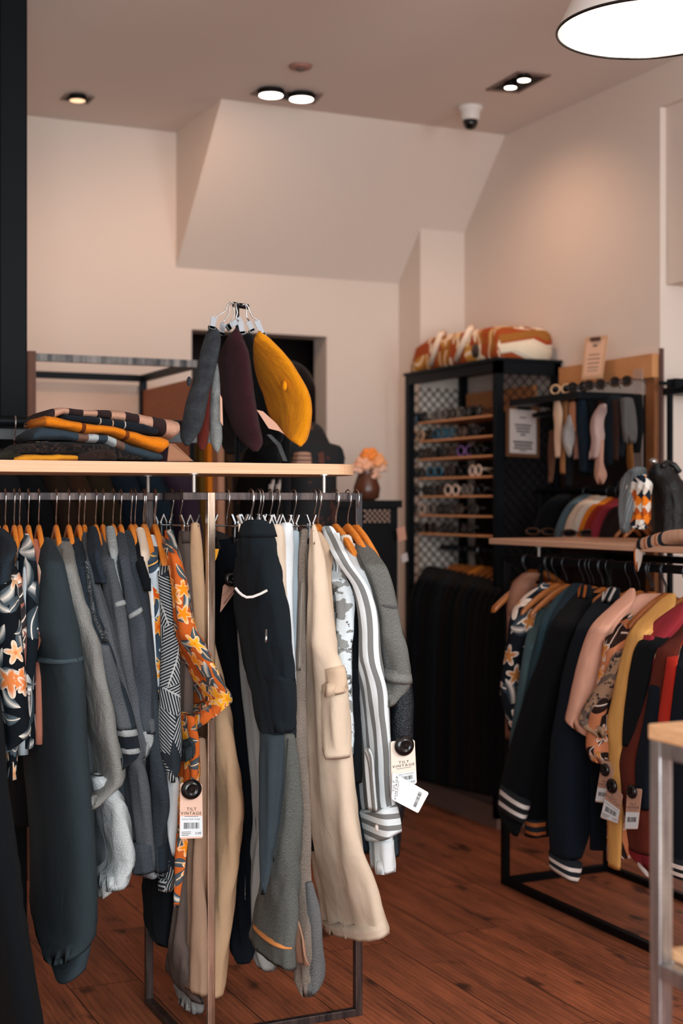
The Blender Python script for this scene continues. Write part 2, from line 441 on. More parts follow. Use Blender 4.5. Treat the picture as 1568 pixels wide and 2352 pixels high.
# --- a folded slab of cloth lying on a board: vertical rounded rings along the photo's x
def slab(cols, v, depth, n=24, amp=0.002, seed=0, axis='v', step=12, roll=0.8):
    """cols: (x, ytop, ybot) of the front edge at plane v; goes back by depth"""
    out = []
    for a, b in zip(cols, cols[1:]):
        k = max(1, int(abs(b[0]-a[0])/step))
        for i in range(k): out.append([a[q]+(b[q]-a[q])*i/k for q in range(3)])
    out.append(list(cols[-1]))
    V = []; Fc = []; UV = []; m = len(out); U = []; acc = 0; prev = None
    for i, (x, yt, yb) in enumerate(out):
        pt = onV(x, yt, v) if axis == 'v' else onU(x, yt, v)
        pb = onV(x, yb, v) if axis == 'v' else onU(x, yb, v)
        if prev is not None: acc += (pt-prev).length
        prev = pt; U.append(acc)
        h = (pt.z-pb.z)/2; zc = (pt.z+pb.z)/2; r = depth/2
        for j in range(n):
            th = 2*math.pi*j/n; cs, sn = math.cos(th), math.sin(th)
            l = -r*math.copysign(abs(cs)**0.35, cs)+r; z = zc+h*math.copysign(abs(sn)**roll, sn)
            w = amp*noise.noise(Vector((pt.x*14+seed, l*14, z*30+seed)))+amp*0.5*noise.noise(Vector((pt.x*50+seed, l*30, z*70+seed)))
            V.append((pt.x+(l if axis == 'u' else 0), pt.y+(l if axis == 'v' else 0), z+w))
    per = [0.0]
    for j in range(n):
        a = V[j]; b = V[(j+1) % n]; per.append(per[-1]+math.dist(a, b))
    for i in range(m-1):
        for j in range(n):
            k = (j+1) % n
            Fc.append((i*n+j, i*n+k, (i+1)*n+k, (i+1)*n+j))
            UV.append([(U[i], per[j]), (U[i], per[j+1]), (U[i+1], per[j+1]), (U[i+1], per[j])])
    Fc.append(tuple(range(n-1, -1, -1))); UV.append([(U[0]+0.003*math.cos(j), 0.01*j) for j in range(n)])
    Fc.append(tuple((m-1)*n+j for j in range(n))); UV.append([(U[-1], 0.01*j) for j in range(n)])
    return V, Fc, UV
def copy_tree(root, loc, label, group=None):
    r = root.copy(); COL.objects.link(r); r.location = loc; r['label'] = label
    if group: r['group'] = group
    for ch in list(root.children):
        c = ch.copy(); COL.objects.link(c); c.parent = r
        for g in list(ch.children):
            q = g.copy(); COL.objects.link(q); q.parent = c
    return r
# ================================================================== SETTING
HC = 2.90; UR = 3.26; VB = 5.871
M_wall = solid('plaster_wall', (0.72, 0.60, 0.52, 1), 0.85)
M_ceil = solid('plaster_ceiling', (0.72, 0.62, 0.56, 1), 0.9)
M_blk = solid('black_steel', C(20, 24, 28), 0.42, 0.3)
M_chrome = solid('chrome', (0.5, 0.5, 0.5, 1), 0.2, 1.0)
M_blkpl = solid('black_plastic', C(10, 11, 13), 0.18)
M_bluec = solid('blue_black_paint', C(4, 8, 13), 0.5)
def floor_mat():
    t = NT('plank_floor'); tc = t.n('ShaderNodeTexCoord')
    v = t.n('ShaderNodeMapping', {'Vector': tc.outputs['Object'], 'Rotation': (0, 0, math.pi/2)}).outputs[0]
    br = t.n('ShaderNodeTexBrick', {'Vector': v, 'Color1': (0, 0, 0, 1), 'Color2': (1, 1, 1, 1), 'Mortar': (0.5, 0.5, 0.5, 1), 'Scale': 1.0, 'Mortar Size': 0.0016, 'Bias': 0.0, 'Brick Width': 1.25, 'Row Height': 0.19}, offset=0.37)
    sh = t.n('ShaderNodeVectorMath', {0: tc.outputs['Object'], 1: t.n('ShaderNodeVectorMath', {0: br.outputs['Color'], 1: (7.0, 3.0, 5.0)}, operation='MULTIPLY').outputs[0]}, operation='ADD').outputs[0]
    g1 = t.noise(t.n('ShaderNodeMapping', {'Vector': sh, 'Scale': (9, 1.1, 1)}).outputs[0], 2.2, 5, 0.6)
    g2 = t.noise(t.n('ShaderNodeMapping', {'Vector': sh, 'Scale': (60, 3.0, 1)}).outputs[0], 3.0, 4, 0.7)
    wv = t.n('ShaderNodeTexWave', {'Vector': t.n('ShaderNodeMapping', {'Vector': sh, 'Scale': (7, 0.8, 1)}).outputs[0], 'Scale': 2.6, 'Distortion': 6.0, 'Detail': 3.0, 'Detail Scale': 1.2}, bands_direction='X').outputs['Fac']
    f = t.math('ADD', t.math('MULTIPLY', g1, 0.55), t.math('ADD', t.math('MULTIPLY', g2, 0.38), t.math('MULTIPLY', wv, 0.07)))
    c = t.mix(t.ramp(f, 0.32, 0.68), C(74, 40, 26), C(204, 116, 76))
    c = t.mix(t.math('MULTIPLY', t.sep(br.outputs['Color'])[0], 0.35), c, C(126, 70, 46))
    kn = t.noise(t.n('ShaderNodeMapping', {'Vector': sh, 'Scale': (5, 2.2, 1)}).outputs[0], 2.6, 2, 0.5)
    c = t.mix(t.math('MULTIPLY', t.ramp(kn, 0.62, 0.72), 0.8), c, C(38, 20, 14))
    c = t.mix(br.outputs['Fac'], c, C(20, 11, 8))
    t.color(c); t.set(Roughness=0.5); t.bump(t.math('SUBTRACT', g2, br.outputs['Fac']), 0.12, 0.001); return t.m
struct(MB().box(-1.3, 4.4, -1.5, 7.2, -0.1, 0).build('floor', floor_mat()))
struct(MB().box(-1.3, 4.4, -1.5, 7.2, HC, HC+0.1).build('ceiling', M_ceil))
dl = onV(440, 900, VB).x; dr = onV(750, 900, VB).x; dz = onV(600, 765, VB).z
b = MB().box(-1.3, dl, VB, VB+0.14, 0, HC).box(dr, UR+0.1, VB, VB+0.14, 0, HC).box(dl, dr, VB, VB+0.14, dz, HC)
struct(b.build('wall_back', M_wall))
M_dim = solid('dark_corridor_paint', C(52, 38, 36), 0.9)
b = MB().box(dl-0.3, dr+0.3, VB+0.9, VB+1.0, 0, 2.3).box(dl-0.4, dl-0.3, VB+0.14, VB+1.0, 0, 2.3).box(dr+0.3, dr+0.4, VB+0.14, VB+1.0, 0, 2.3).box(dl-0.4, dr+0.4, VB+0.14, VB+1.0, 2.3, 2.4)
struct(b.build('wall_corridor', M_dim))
# sloping bulkhead under a staircase, and the pipe chase in the corner
UL = 1.95
V = [(UL, 5.308, HC), (UR, 5.308, HC), (UR, VB, HC), (UL, VB, HC), (UL, VB, 2.317), (UR, VB, 2.317)]
struct(mk('wall_bulkhead', V, [(0, 1, 5, 4), (0, 4, 3), (1, 2, 5), (3, 4, 5, 2), (0, 3, 2, 1)], M_wall, smooth=False))
struct(MB().box(onV(965, 600, 5.66).x, UR, 5.66, VB, 0, 2.55).build('wall_chase', M_wall))
WE = 4.23
struct(MB().box(UR, UR+0.12, WE, VB+0.14, 0, HC).build('wall_right', M_wall))
b = MB().box(UR+0.12, UR+0.7, WE, WE+0.1, 0, HC).box(UR+0.6, UR+0.7, -1.5, WE, 0, HC)
struct(b.build('wall_alcove', M_wall))
b = MB().box(UR, UR+0.6, -1.5, WE, 2.75, HC).box(UR+0.025, UR+0.6, -1.5, WE, 2.10, 2.75)
struct(b.build('wall_header', M_wall))
struct(MB().box(-1.4, -1.3, -1.5, 7.2, 0, HC).build('wall_left', M_wall))
b = MB().box(-1.3, 4.4, -1.6, -1.5, 0, 0.3).box(-1.3, 4.4, -1.6, -1.5, 2.65, HC).box(-1.3, -1.2, -1.6, -1.5, 0.3, 2.65).box(1.0, 4.4, -1.6, -1.5, 0.3, 2.65)
struct(b.build('wall_front', M_wall))
# left column at the edge of the frame
ue = onV(65, 900, 4.32).x
b = MB().box(ue-0.30, ue-0.02, 4.32, 4.56, 0, HC)
b.box(ue-0.05, ue, 4.33, 4.55, 0, HC, 0, 0.006).box(ue-0.13, ue-0.085, 4.30, 4.33, 0, HC, 0, 0.012).box(ue-0.26, ue-0.16, 4.305, 4.33, 0, HC, 0, 0.008)
o = b.build('trim_1', M_bluec); struct(o)
# ================================================================== CEILING FITTINGS
M_fit = solid('fitting_black', C(18, 14, 14), 0.5)
M_trimw = solid('fitting_trim', C(120, 96, 86), 0.5)
M_lamp = emis('lamp_glass', (1.0, 0.86, 0.74, 1), 9.0)
M_lampw = emis('lamp_glass_dim', (1.0, 0.62, 0.36, 1), 1.6)
def downlight(label, corners, heads, hm, rim=0.014, sc_=1.0, tilt=0):
    q = [onZ(x, y, HC) for x, y in corners]; c = sum(q, Vector())/4; c.z = HC
    t = thing('recessed_downlight', label, 'ceiling light', c, 'recessed ceiling spotlights')
    inn = [c+(p-c)*0.84 for p in q]
    V = [Vector((p.x, p.y, HC-0.006)) for p in q]+[Vector((p.x, p.y, HC-0.006)) for p in inn]+[Vector((p.x, p.y, HC+0.0)) for p in q]+[Vector((p.x, p.y, HC+0.0)) for p in inn]
    Fc = []
    for i in range(4):
        j = (i+1) % 4; Fc += [(i, j, 4+j, 4+i), (i, 8+i, 8+j, j), (4+i, 4+j, 12+j, 12+i)]
    mk('frame', V, Fc, M_trimw, t, smooth=False)
    mk('housing', [Vector((p.x, p.y, HC-0.003)) for p in inn]+[Vector((p.x, p.y, HC-0.001)) for p in inn], [(0, 1, 2, 3), (4, 5, 6, 7), (0, 1, 5, 4), (1, 2, 6, 5), (2, 3, 7, 6), (3, 0, 4, 7)], M_fit, t, smooth=False)
    for (x, y, r) in heads:
        p = onZ(x, y, HC-0.012)
        hd = MB().lathe([(r*1.15, HC-0.004), (r*1.15, HC-0.022), (r, HC-0.024)], p.x, p.y, 24).build('lamp_head', M_fit, t)
        MB().lathe([(0.0005, HC-0.027), (r, HC-0.025), (r, HC-0.022)], p.x, p.y, 24).build('lamp_glass', hm, hd, smooth=True)
downlight('black twin recessed spotlight at the right, beside the dome camera', [(1115, 205), (1190, 163), (1265, 171), (1190, 211)], [(1172, 194, 0.022), (1203, 177, 0.023)], M_lamp)
downlight('bright twin spotlight in the middle of the ceiling over the bulkhead', [(575, 215), (600, 200), (742, 214), (722, 236)], [(622, 212, 0.046), (692, 221, 0.046)], M_lamp)
downlight('small single square spotlight at the left of the ceiling', [(138, 226), (153, 213), (217, 221), (203, 236)], [(178, 224, 0.03)], M_lampw)
p = onZ(1080, 245, HC)
t = thing('security_camera', 'white dome security camera with a dark globe on the ceiling', 'security camera', p)
MB().lathe([(0.052, HC), (0.05, HC-0.012), (0.04, HC-0.02), (0.038, HC-0.05), (0.034, HC-0.056), (0.001, HC-0.056)], p.x, p.y, 28).build('housing', solid('camera_white', C(222, 212, 205), 0.4), t, smooth=True)
MB().lathe([(0.031, HC-0.054), (0.029, HC-0.072), (0.02, HC-0.088), (0.001, HC-0.094)], p.x, p.y, 28).build('dome', M_blkpl, t, smooth=True)
p = onZ(690, 151, HC)
t = thing('smoke_detector', 'small round smoke detector on the ceiling above the twin spotlights', 'smoke detector', p)
MB().lathe([(0.042, HC), (0.040, HC-0.008), (0.03, HC-0.012), (0.001, HC-0.013)], p.x, p.y, 24).build('base', solid('detector', C(150, 105, 92), 0.6), t, smooth=True)
MB().lathe([(0.018, HC-0.011), (0.015, HC-0.018), (0.001, HC-0.019)], p.x, p.y, 20).build('sensor', solid('detector_core', C(95, 75, 72), 0.6), t, smooth=True)
# pendant lamp
c = W(1493, 70, 3.5); R = 0.228
t = thing('pendant_lamp', 'white conical pendant lamp with a black rim at the upper right', 'lamp', c)
M_shade = NT('lamp_shade_white'); M_shade.color(C(226, 220, 214)); M_shade.set(Roughness=0.45); M_shade = M_shade.m
zz = c.z
n = 64
MB().lathe([(R, zz), (R*0.985, zz+0.003), (0.075, zz+0.30), (0.06, zz+0.31), (0.06, zz+0.312), (0.078, zz+0.308), (R*1.0, zz+0.006)], c.x, c.y, n, cap=False).build('lamp_shade', M_shade, t, smooth=True)
pts = [(c.x+R*math.cos(2*math.pi*k/72), c.y+R*math.sin(2*math.pi*k/72), zz+0.002) for k in range(72)]
MB().tube(pts, 0.0036, 8, closed=True).build('rim', M_blkpl, t, smooth=True)
MB().lathe([(0.001, zz+0.09), (0.02, zz+0.095), (0.032, zz+0.12), (0.03, zz+0.15), (0.016, zz+0.19), (0.016, zz+0.2)], c.x, c.y, 24).build('bulb', emis('bulb_glass', (1.0, 0.9, 0.8, 1), 2.5), t, smooth=True)
MB().lathe([(0.02, zz+0.2), (0.022, zz+0.26), (0.022, zz+0.32), (0.004, zz+0.33), (0.004, HC), ], c.x, c.y, 16).build('cord', M_blkpl, t, smooth=True)
pl = bpy.data.lights.new('pendant_bulb_light', 'POINT'); pl.energy = 2.6; pl.color = (1.0, 0.85, 0.72); pl.shadow_soft_size = 0.03
po = bpy.data.objects.new('pendant_bulb_light', pl); COL.objects.link(po); po.location = (c.x, c.y, zz+0.06)
# ================================================================== FRONT RACK
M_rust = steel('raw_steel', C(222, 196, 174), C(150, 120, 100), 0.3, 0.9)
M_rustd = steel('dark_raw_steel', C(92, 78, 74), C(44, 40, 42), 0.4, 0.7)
M_pine = wood('pine_plywood', C(212, 160, 118), C(228, 184, 146), (1.2, 20, 110), 0.5)
tube = 0.0095
P1 = onV(478, 1500, 3.27); P3u = onV(823, 1500, 3.25).x; u1 = P1.x
ZR = 1.316; VR = 3.255; VL = 3.41
rk = thing('clothes_rack', 'raw steel clothes rack with a pine board on top in the foreground', 'clothes rack', (u1, VR, 0))
def bar(nm, x0, x1, y0, y1, z0, z1, m=M_rust): return MB().box(x0, x1, y0, y1, z0, z1, 0, 0.0015).build(nm, m, rk)
t_ = tube
UB = 1.105
bar('post', u1-t_, u1+t_, VR-t_, VR+t_, 0, ZR+t_)
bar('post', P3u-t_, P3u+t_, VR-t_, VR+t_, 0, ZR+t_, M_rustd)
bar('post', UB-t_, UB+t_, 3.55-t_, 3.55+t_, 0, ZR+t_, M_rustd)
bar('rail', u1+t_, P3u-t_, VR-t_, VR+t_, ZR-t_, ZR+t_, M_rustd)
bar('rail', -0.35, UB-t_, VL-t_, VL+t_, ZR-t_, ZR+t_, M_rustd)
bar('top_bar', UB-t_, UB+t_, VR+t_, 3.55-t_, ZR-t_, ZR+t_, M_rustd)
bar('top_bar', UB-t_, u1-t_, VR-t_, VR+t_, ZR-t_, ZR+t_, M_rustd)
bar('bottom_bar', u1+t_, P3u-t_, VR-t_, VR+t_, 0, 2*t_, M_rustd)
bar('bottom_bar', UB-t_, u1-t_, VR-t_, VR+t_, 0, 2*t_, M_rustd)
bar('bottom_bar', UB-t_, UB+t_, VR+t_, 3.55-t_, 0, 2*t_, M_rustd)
ZB0 = 1.3715; ZB1 = 1.398
poly = [(-0.4, VR+0.005), (1.50, VR+0.005)]
ur = 1.615
for k in range(1, 13):
    a = -math.pi/2+math.pi*k/24; poly.append((ur-0.115+0.115*math.cos(a), VR+0.005+0.20+0.20*math.sin(a)))
for k in range(1, 13):
    a = math.pi*k/24; poly.append((ur-0.115+0.115*math.cos(a), VR+0.005+0.20+0.20*math.sin(a)))
poly += [(-0.4, VR+0.405)]
MB().prism(poly, ZB0, ZB1).build('tabletop', M_pine, rk)
for (px, v) in ((447, VR), (746, VR), (340, 3.55), (-60, VR+0.05)):
    q = onV(px, 1110, v)
    MB().lathe([(0.0048, ZR+t_), (0.0048, ZB0-0.003), (0.012, ZB0-0.003), (0.012, ZB0)], q.x, v+(0.006 if v == VR else 0), 14).build('standoff', solid('zinc', C(170, 165, 160), 0.35, 0.9), rk)
# ================================================================== FOREGROUND TABLE (right edge)
M_steelb = steel('brushed_steel', C(196, 196, 196), C(130, 130, 134), 0.34, 0.9)
M_birch = wood('birch_board', C(214, 160, 112), C(232, 186, 142), (1.2, 14, 60), 0.45)
Yt = 2.2
q = W(1487, 1662, Yt); tu, tv, tz = q.x, q.y, q.z
tb = thing('display_table', 'steel framed display table with birch shelves at the right edge', 'table', (tu+0.2, tv-0.3, 0))
MB().box(tu, tu+0.55, tv-0.9, tv, tz-0.024, tz, 0, 0.003).build('tabletop', M_birch, tb)
s = 0.0125
for (x, y) in ((tu+s+0.002, tv-s-0.002), (tu+0.55-s, tv-s), (tu+s, tv-0.9+s), (tu+0.55-s, tv-0.9+s)):
    MB().box(x-s, x+s, y-s, y+s, 0, tz-0.024, 0, 0.002).build('leg', M_steelb, tb)
def tbar(x0, x1, y0, y1, z0, z1): MB().box(x0, x1, y0, y1, z0, z1, 0, 0.002).build('rail', M_steelb, tb)
zs = W(1500, 2185, Yt).z
for z in (tz-0.024-0.025, zs-0.037):
    tbar(tu+2*s+0.002, tu+0.55-2*s, tv-2*s, tv-0.002, z, z+0.025); tbar(tu+0.002, tu+2*s, tv-0.9+2*s, tv-2*s-0.002, z, z+0.025)
MB().box(tu+2*s+0.004, tu+0.53, tv-0.88, tv-0.01, zs-0.012, zs+0.004, 0, 0.002).build('shelf', M_birch, tb)
# ================================================================== RIGHT RACK
u2 = 2.555; v2 = 4.158; ZR2 = 1.112
M_dsteel = solid('dark_steel', C(15, 15, 18), 0.45, 0.4)
r2 = thing('clothes_rack', 'dark steel clothes rack under a pale board, right of the aisle', 'clothes rack', (u2, v2, 0))
def bar2(nm, *a): return MB().box(*a, 0, 0.0015).build(nm, M_dsteel, r2)
s = 0.012
for (x, y) in ((u2, v2), (u2+0.42, v2), (u2, 2.45), (u2+0.42, 2.45)): bar2('post', x-s, x+s, y-s, y+s, 0, ZR2+s)
for x in (u2, u2+0.42):
    bar2('rail', x-s, x+s, 2.45+s, v2-s, ZR2-s, ZR2+s)
    bar2('bottom_bar', x-s, x+s, 2.45+s, v2-s, 0, 2*s)
for y in (v2, 2.45):
    bar2('top_bar', u2+s, u2+0.42-s, y-s, y+s, ZR2-s, ZR2+s); bar2('bottom_bar', u2+s, u2+0.42-s, y-s, y+s, 0, 2*s)
ZC0, ZC1 = 1.158, 1.178
MB().box(u2-0.02, u2+0.44, 2.4, 4.235, ZC0, ZC1, 0, 0.003).build('tabletop', wood('pale_board', C(190, 140, 112), C(214, 168, 138), (14, 1.2, 60), 0.4), r2)
for (x, y) in ((u2, 3.95), (u2+0.42, 3.95), (u2, 3.0), (u2+0.42, 3.0)):
    MB().lathe([(0.005, ZR2+s), (0.005, ZC0-0.003), (0.012, ZC0-0.003), (0.012, ZC0)], x, y, 12).build('standoff', solid('zinc', C(170, 165, 160), 0.35, 0.9), r2)
# ================================================================== SUNGLASSES CABINET
cu0, cv0 = 2.951, 4.867; cu1, cv1 = UR-0.004, 5.655; cz = 1.867
cb = thing('display_cabinet', 'tall black mesh cabinet of sunglasses shelves against the right wall', 'cabinet', ((cu0+cu1)/2, (cv0+cv1)/2, 0))
s = 0.016
for (x, y) in ((cu0, cv0), (cu0, cv1-2*s), (cu1-2*s, cv0), (cu1-2*s, cv1-2*s)):
    MB().box(x, x+2*s, y, y+2*s, 0.04, cz).build('post', M_blk, cb)
MB().box(cu0-0.01, cu1, cv0-0.01, cv1, cz, cz+0.012).build('top_panel', M_blk, cb)
MB().box(cu0, cu1, cv0, cv0+2*s, cz-0.05, cz).box(cu0, cu0+2*s, cv0+2*s, cv1-2*s, cz-0.04, cz).build('top_bar', M_blk, cb)
MB().box(cu0, cu1, cv0, cv1, 0, 0.09).build('plinth', solid('plinth_paint', C(120, 92, 82), 0.7), cb)
def lattice(nm, p0, ax, ln, z0, z1, pitch, w, mat, par):
    b = MB(); h = z1-z0; nrm = (ax[1], -ax[0], 0); k = -h
    while k < ln:
        for sg in (1, -1):
            a0 = max(0, k); a1 = min(ln, k+h)
            if a1-a0 > 0.01:
                za = z0+(a0-k); zb = z0+(a1-k)
                if sg < 0: za, zb = z0+z1-za, z0+z1-zb
                A = Vector((p0[0]+ax[0]*a0, p0[1]+ax[1]*a0, za)); B = Vector((p0[0]+ax[0]*a1, p0[1]+ax[1]*a1, zb))
                b.tube([A, B], w, 4)
        k += pitch
    return b.build(nm, mat, par)
lattice('wire_mesh', (cu0+2*s, cv0+s), (1, 0), cu1-cu0-4*s, 0.95, cz-0.05, 0.045, 0.0022, M_blk, cb)
lattice('wire_mesh', (cu0+2*s, cv1-s), (1, 0), cu1-cu0-4*s, 0.95, cz-0.05, 0.045, 0.0022, M_blk, cb)
MB().box(cu1-0.02, cu1-0.012, cv0+2*s, cv1-0.13, 0.95, cz-0.19).build('back_panel', solid('cabinet_back', C(46, 36, 30), 0.8), cb)
MB().box(cu0+2*s, cu1-0.03, cv0+0.022, cv0+0.03, 0.95, cz-0.2).build('end_panel', solid('cabinet_end', C(24, 20, 20), 0.8), cb)
M_shelf = wood('shelf_wood', C(206, 140, 94), C(226, 164, 116), (20, 1.2, 60), 0.5)
shelf_z = []
for (yl, yr) in ((976, 952), (1016, 1000), (1056, 1046), (1099, 1093), (1140, 1137), (1182, 1184), (1223, 1229)):
    z = (onU(938, yl, cu0+0.06).z+onU(1108, yr, cu0+0.06).z)/2; shelf_z.append(z)
    MB().box(cu0+0.05, cu0+0.24, cv0+0.035, cv1-0.035, z-0.008, z, 0, 0.002).build('shelf', M_shelf, cb)
z = shelf_z[0]
MB().box(cu0+0.2, cu0+0.215, cv0+0.04, cv1-0.2, z, z+0.12).build('back_board', wood('back_board', C(150, 92, 48), C(172, 110, 62), (20, 1.2, 60), 0.6), cb)
rail = MB().tube([(cu0+0.17, cv0+2*s, 1.10), (cu0+0.17, cv1-2*s, 1.10)], 0.012, 10).build('rail', M_blk, cb)
# sunglasses
GL = ['left', 'far']
def glasses_mesh(m, lens):
    b = MB(); w = 0.032
    for sx in (-1, 1):
        b.tube([(0.0, sx*0.034+0.028*math.cos(a)*(1 if True else 1), 0.026+0.022*math.sin(a)) for a in [2*math.pi*k/14 for k in range(14)]], 0.005, 6, 0, True)
        b.lathe([(0.001, -0.001), (0.026, 0.0)], 0, 0, 12, 1, cap=False)
        base = len(b.V)-24
        for i in range(base, base+24):
            x, y, z_ = b.V[i]; b.V[i] = (0.001+z_, sx*0.034+y, 0.026+x*0.8)
        b.tube([(0, sx*0.064, 0.034), (0.05, sx*0.066, 0.033), (0.10, sx*0.064, 0.028), (0.125, sx*0.063, 0.012)], 0.003, 5, 0)
    b.tube([(0, -0.008, 0.032), (-0.002, 0, 0.034), (0, 0.008, 0.032)], 0.004, 6, 0)
    me = bpy.data.meshes.new('sunglasses'); me.from_pydata(b.V, [], b.F); me.materials.append(m); me.materials.append(lens)
    me.polygons.foreach_set('material_index', b.M); me.polygons.foreach_set('use_smooth', [True]*len(b.F)); me.update(); return me
M_lens = solid('dark_lens', C(8, 10, 14), 0.1)
GM = {}
for nm, c in (('black', C(12, 12, 14)), ('tortoiseshell', C(70, 42, 24)), ('white', C(230, 200, 180)), ('blue', C(34, 92, 116)), ('violet', C(110, 76, 128)), ('grey', C(120, 108, 100)), ('brown', C(52, 34, 26)), ('cream', C(214, 170, 130))):
    GM[nm] = glasses_mesh(solid('glasses_'+nm, c, 0.25), M_lens)
ORD = ['first', 'second', 'third', 'fourth', 'fifth', 'sixth', 'seventh', 'eighth', 'ninth', 'tenth']
SH = [['blue', 'black', 'grey', 'brown', 'grey', 'black', 'black'], ['cream', 'black', 'blue', 'blue', 'tortoiseshell', 'black'], ['black', 'brown', 'black', 'tortoiseshell', 'violet', 'black'],
      ['black', 'blue', 'brown', 'black', 'white'], ['black', 'black', 'brown', 'white', 'grey', 'black'], ['white', 'grey', 'black', 'brown', 'black'], ['black', 'brown', 'black', 'black']]
SX = [[948, 972, 1012, 1035, 1055, 1072, 1096], [962, 985, 1010, 1030, 1062, 1090], [960, 985, 1015, 1040, 1070, 1098], [965, 1000, 1035, 1060, 1094], [955, 985, 1015, 1040, 1075, 1100], [965, 985, 1020, 1055, 1090], [960, 990, 1030, 1075]]
for i, (cs, xs) in enumerate(zip(SH, SX)):
    for j, (cn, x) in enumerate(zip(cs, xs)):
        o = bpy.data.objects.new('sunglasses', GM[cn]); COL.objects.link(o)
        q = onU(x, 1100, cu0+0.075); o.location = (cu0+0.07, q.y, shelf_z[i]); o.rotation_euler = (0, 0, random.uniform(-0.15, 0.15)); o.scale = (0.85, 0.85, 0.95)
        tag(o, f'{cn} sunglasses, {ORD[j]} from the left on the {ORD[i]} cabinet shelf from the top', 'sunglasses', 'sunglasses on the cabinet shelves')
# clipboard on the cabinet's end face
def clipboard(label, quad, nrm, board, paper, clipm, lines, side):
    q = [Vector(p) for p in quad]; c = sum(q, Vector())/4; nrm = Vector(nrm)
    t = thing('clipboard', label, 'clipboard', c)
    MB().quadslab(q, nrm, 0.004).build('board', board, t)
    def sub(a0, a1, b0, b1, off):
        def pt(a, b_): return (q[0]*(1-a)+q[1]*a)*(1-b_)+(q[3]*(1-a)+q[2]*a)*b_+nrm*off
        return [pt(a0, b0), pt(a1, b0), pt(a1, b1), pt(a0, b1)]
    pp = MB().quadslab(sub(0.1, 0.9, 0.1, 0.93, 0.004), nrm, 0.001).build('paper', paper, t)
    b = MB()
    for (a0, a1, y, h) in lines: b.quadslab(sub(a0, a1, y, y+h, 0.0051), nrm, 0.0003)
    b.build('printed_lines', solid('print_ink', C(60, 52, 50), 0.8), pp)
    MB().quadslab(sub(0.3, 0.7, 0.02, 0.11, 0.004), nrm, 0.01).build('clip', clipm, t)
    return t
y0 = cv0-0.006
Q = [onV(1161, 926, y0), onV(1237, 932, y0), onV(1237, 1052, y0), onV(1161, 1048, y0)]
clipboard('brown clipboard with a white notice hanging on the cabinet mesh', Q, (0, -1, 0), solid('kraft_board', C(96, 58, 30), 0.7), solid('paper_white', C(200, 184, 178), 0.8), M_chrome,
          [(0.4, 0.6, 0.24, 0.02), (0.25, 0.75, 0.38, 0.03), (0.28, 0.72, 0.44, 0.03), (0.3, 0.7, 0.50, 0.03), (0.42, 0.58, 0.56, 0.03), (0.2, 0.8, 0.70, 0.035), (0.24, 0.76, 0.76, 0.035), (0.22, 0.78, 0.82, 0.03), (0.4, 0.6, 0.87, 0.02)], 0)
# ================================================================== SCARF RACK ON THE RIGHT WALL
us = UR-0.004
sr = thing('scarf_rack', 'wooden wall rack of hanging scarves with a black shelf', 'wall rack', (us-0.1, 4.55, 0.6))
va, vb = onU(1497, 840, us-0.03).y, onU(1283, 860, us-0.03).y
zt0, zt1 = onU(1497, 812, us-0.03).z, onU(1497, 866, us-0.03).z
M_mdf = wood('mdf_board', C(190, 128, 78), C(204, 142, 92), (30, 1.5, 4), 0.6)
MB().box(us-0.03, us, va, vb, zt1, zt0).build('header_board', M_mdf, sr)
MB().box(us-0.02, us, va, va+0.05, 0.6, zt1).build('side_board', wood('mdf_dark', C(120, 70, 36), C(138, 84, 46), (30, 1.5, 4), 0.6), sr)
MB().box(us-0.02, us, va+0.05, vb, 0.6, zt1-0.06).build('back_board', solid('rack_back', C(40, 30, 26), 0.8), sr)
zsf = onU(1282, 906, us-0.28).z
MB().box(us-0.30, us-0.01, va+0.08, vb-0.06, zsf-0.025, zsf).build('shelf', M_blk, sr)
MB().tube([(us-0.2, va+0.1, zsf-0.06), (us-0.2, vb-0.08, zsf-0.06)], 0.01, 8).build('rail', M_blk, sr)
for z in (1.62, 1.5, 1.36): MB().box(us-0.12, us-0.02, va+0.09, va+0.11, z, z+0.02).build('hook', M_blk, sr)
Q = [onU(1345, 776, us-0.07), onU(1397, 770, us-0.05), onU(1384, 868, us-0.07), onU(1336, 872, us-0.09)]
clipboard('tall pale clipboard with a notice leaning on the wooden scarf rack', Q, (-0.95, -0.3, 0), solid('clip_wood', C(206, 160, 122), 0.6), solid('paper_cream', C(226, 178, 148), 0.8), solid('clip_dark', C(74, 44, 34), 0.4),
          [(0.4, 0.6, 0.2, 0.04), (0.25, 0.75, 0.42, 0.02), (0.2, 0.8, 0.52, 0.02), (0.22, 0.78, 0.62, 0.02), (0.25, 0.75, 0.72, 0.02), (0.25, 0.75, 0.8, 0.015)], 1)
for cn, x, lb in (('cream', 1290, 'thick cream sunglasses at the left end of the black scarf shelf'), ('black', 1330, 'black sunglasses below the leaning clipboard on the scarf shelf'), ('brown', 1368, 'brown sunglasses right of the leaning clipboard on the scarf shelf'), ('tortoiseshell', 1428, 'tortoiseshell sunglasses toward the right end of the scarf shelf')):
    o = bpy.data.objects.new('sunglasses', GM[cn]); COL.objects.link(o); q = onU(x, 900, us-0.27)
    o.location = (us-0.275, q.y, zsf); o.scale = (0.7, 0.75, 0.75); o.rotation_euler = (0, 0, 0.3); tag(o, lb, 'sunglasses', 'sunglasses on the scarf shelf')
# clear acrylic sheet at the wall end
M_acr = NT('clear_acrylic'); M_acr.set(Roughness=0.12, Alpha=0.35); M_acr.color(C(170, 150, 142)); M_acr = M_acr.m
z1 = onU(1505, 850, us-0.04).z
o = MB().box(us-0.12, us-0.115, va-0.06, va-0.01, 1.25, z1).build('acrylic_panel', M_acr, None, origin=(us-0.12, va-0.03, 1.25)); tag(o, 'narrow clear acrylic panel at the right end of the scarf rack', 'panel')
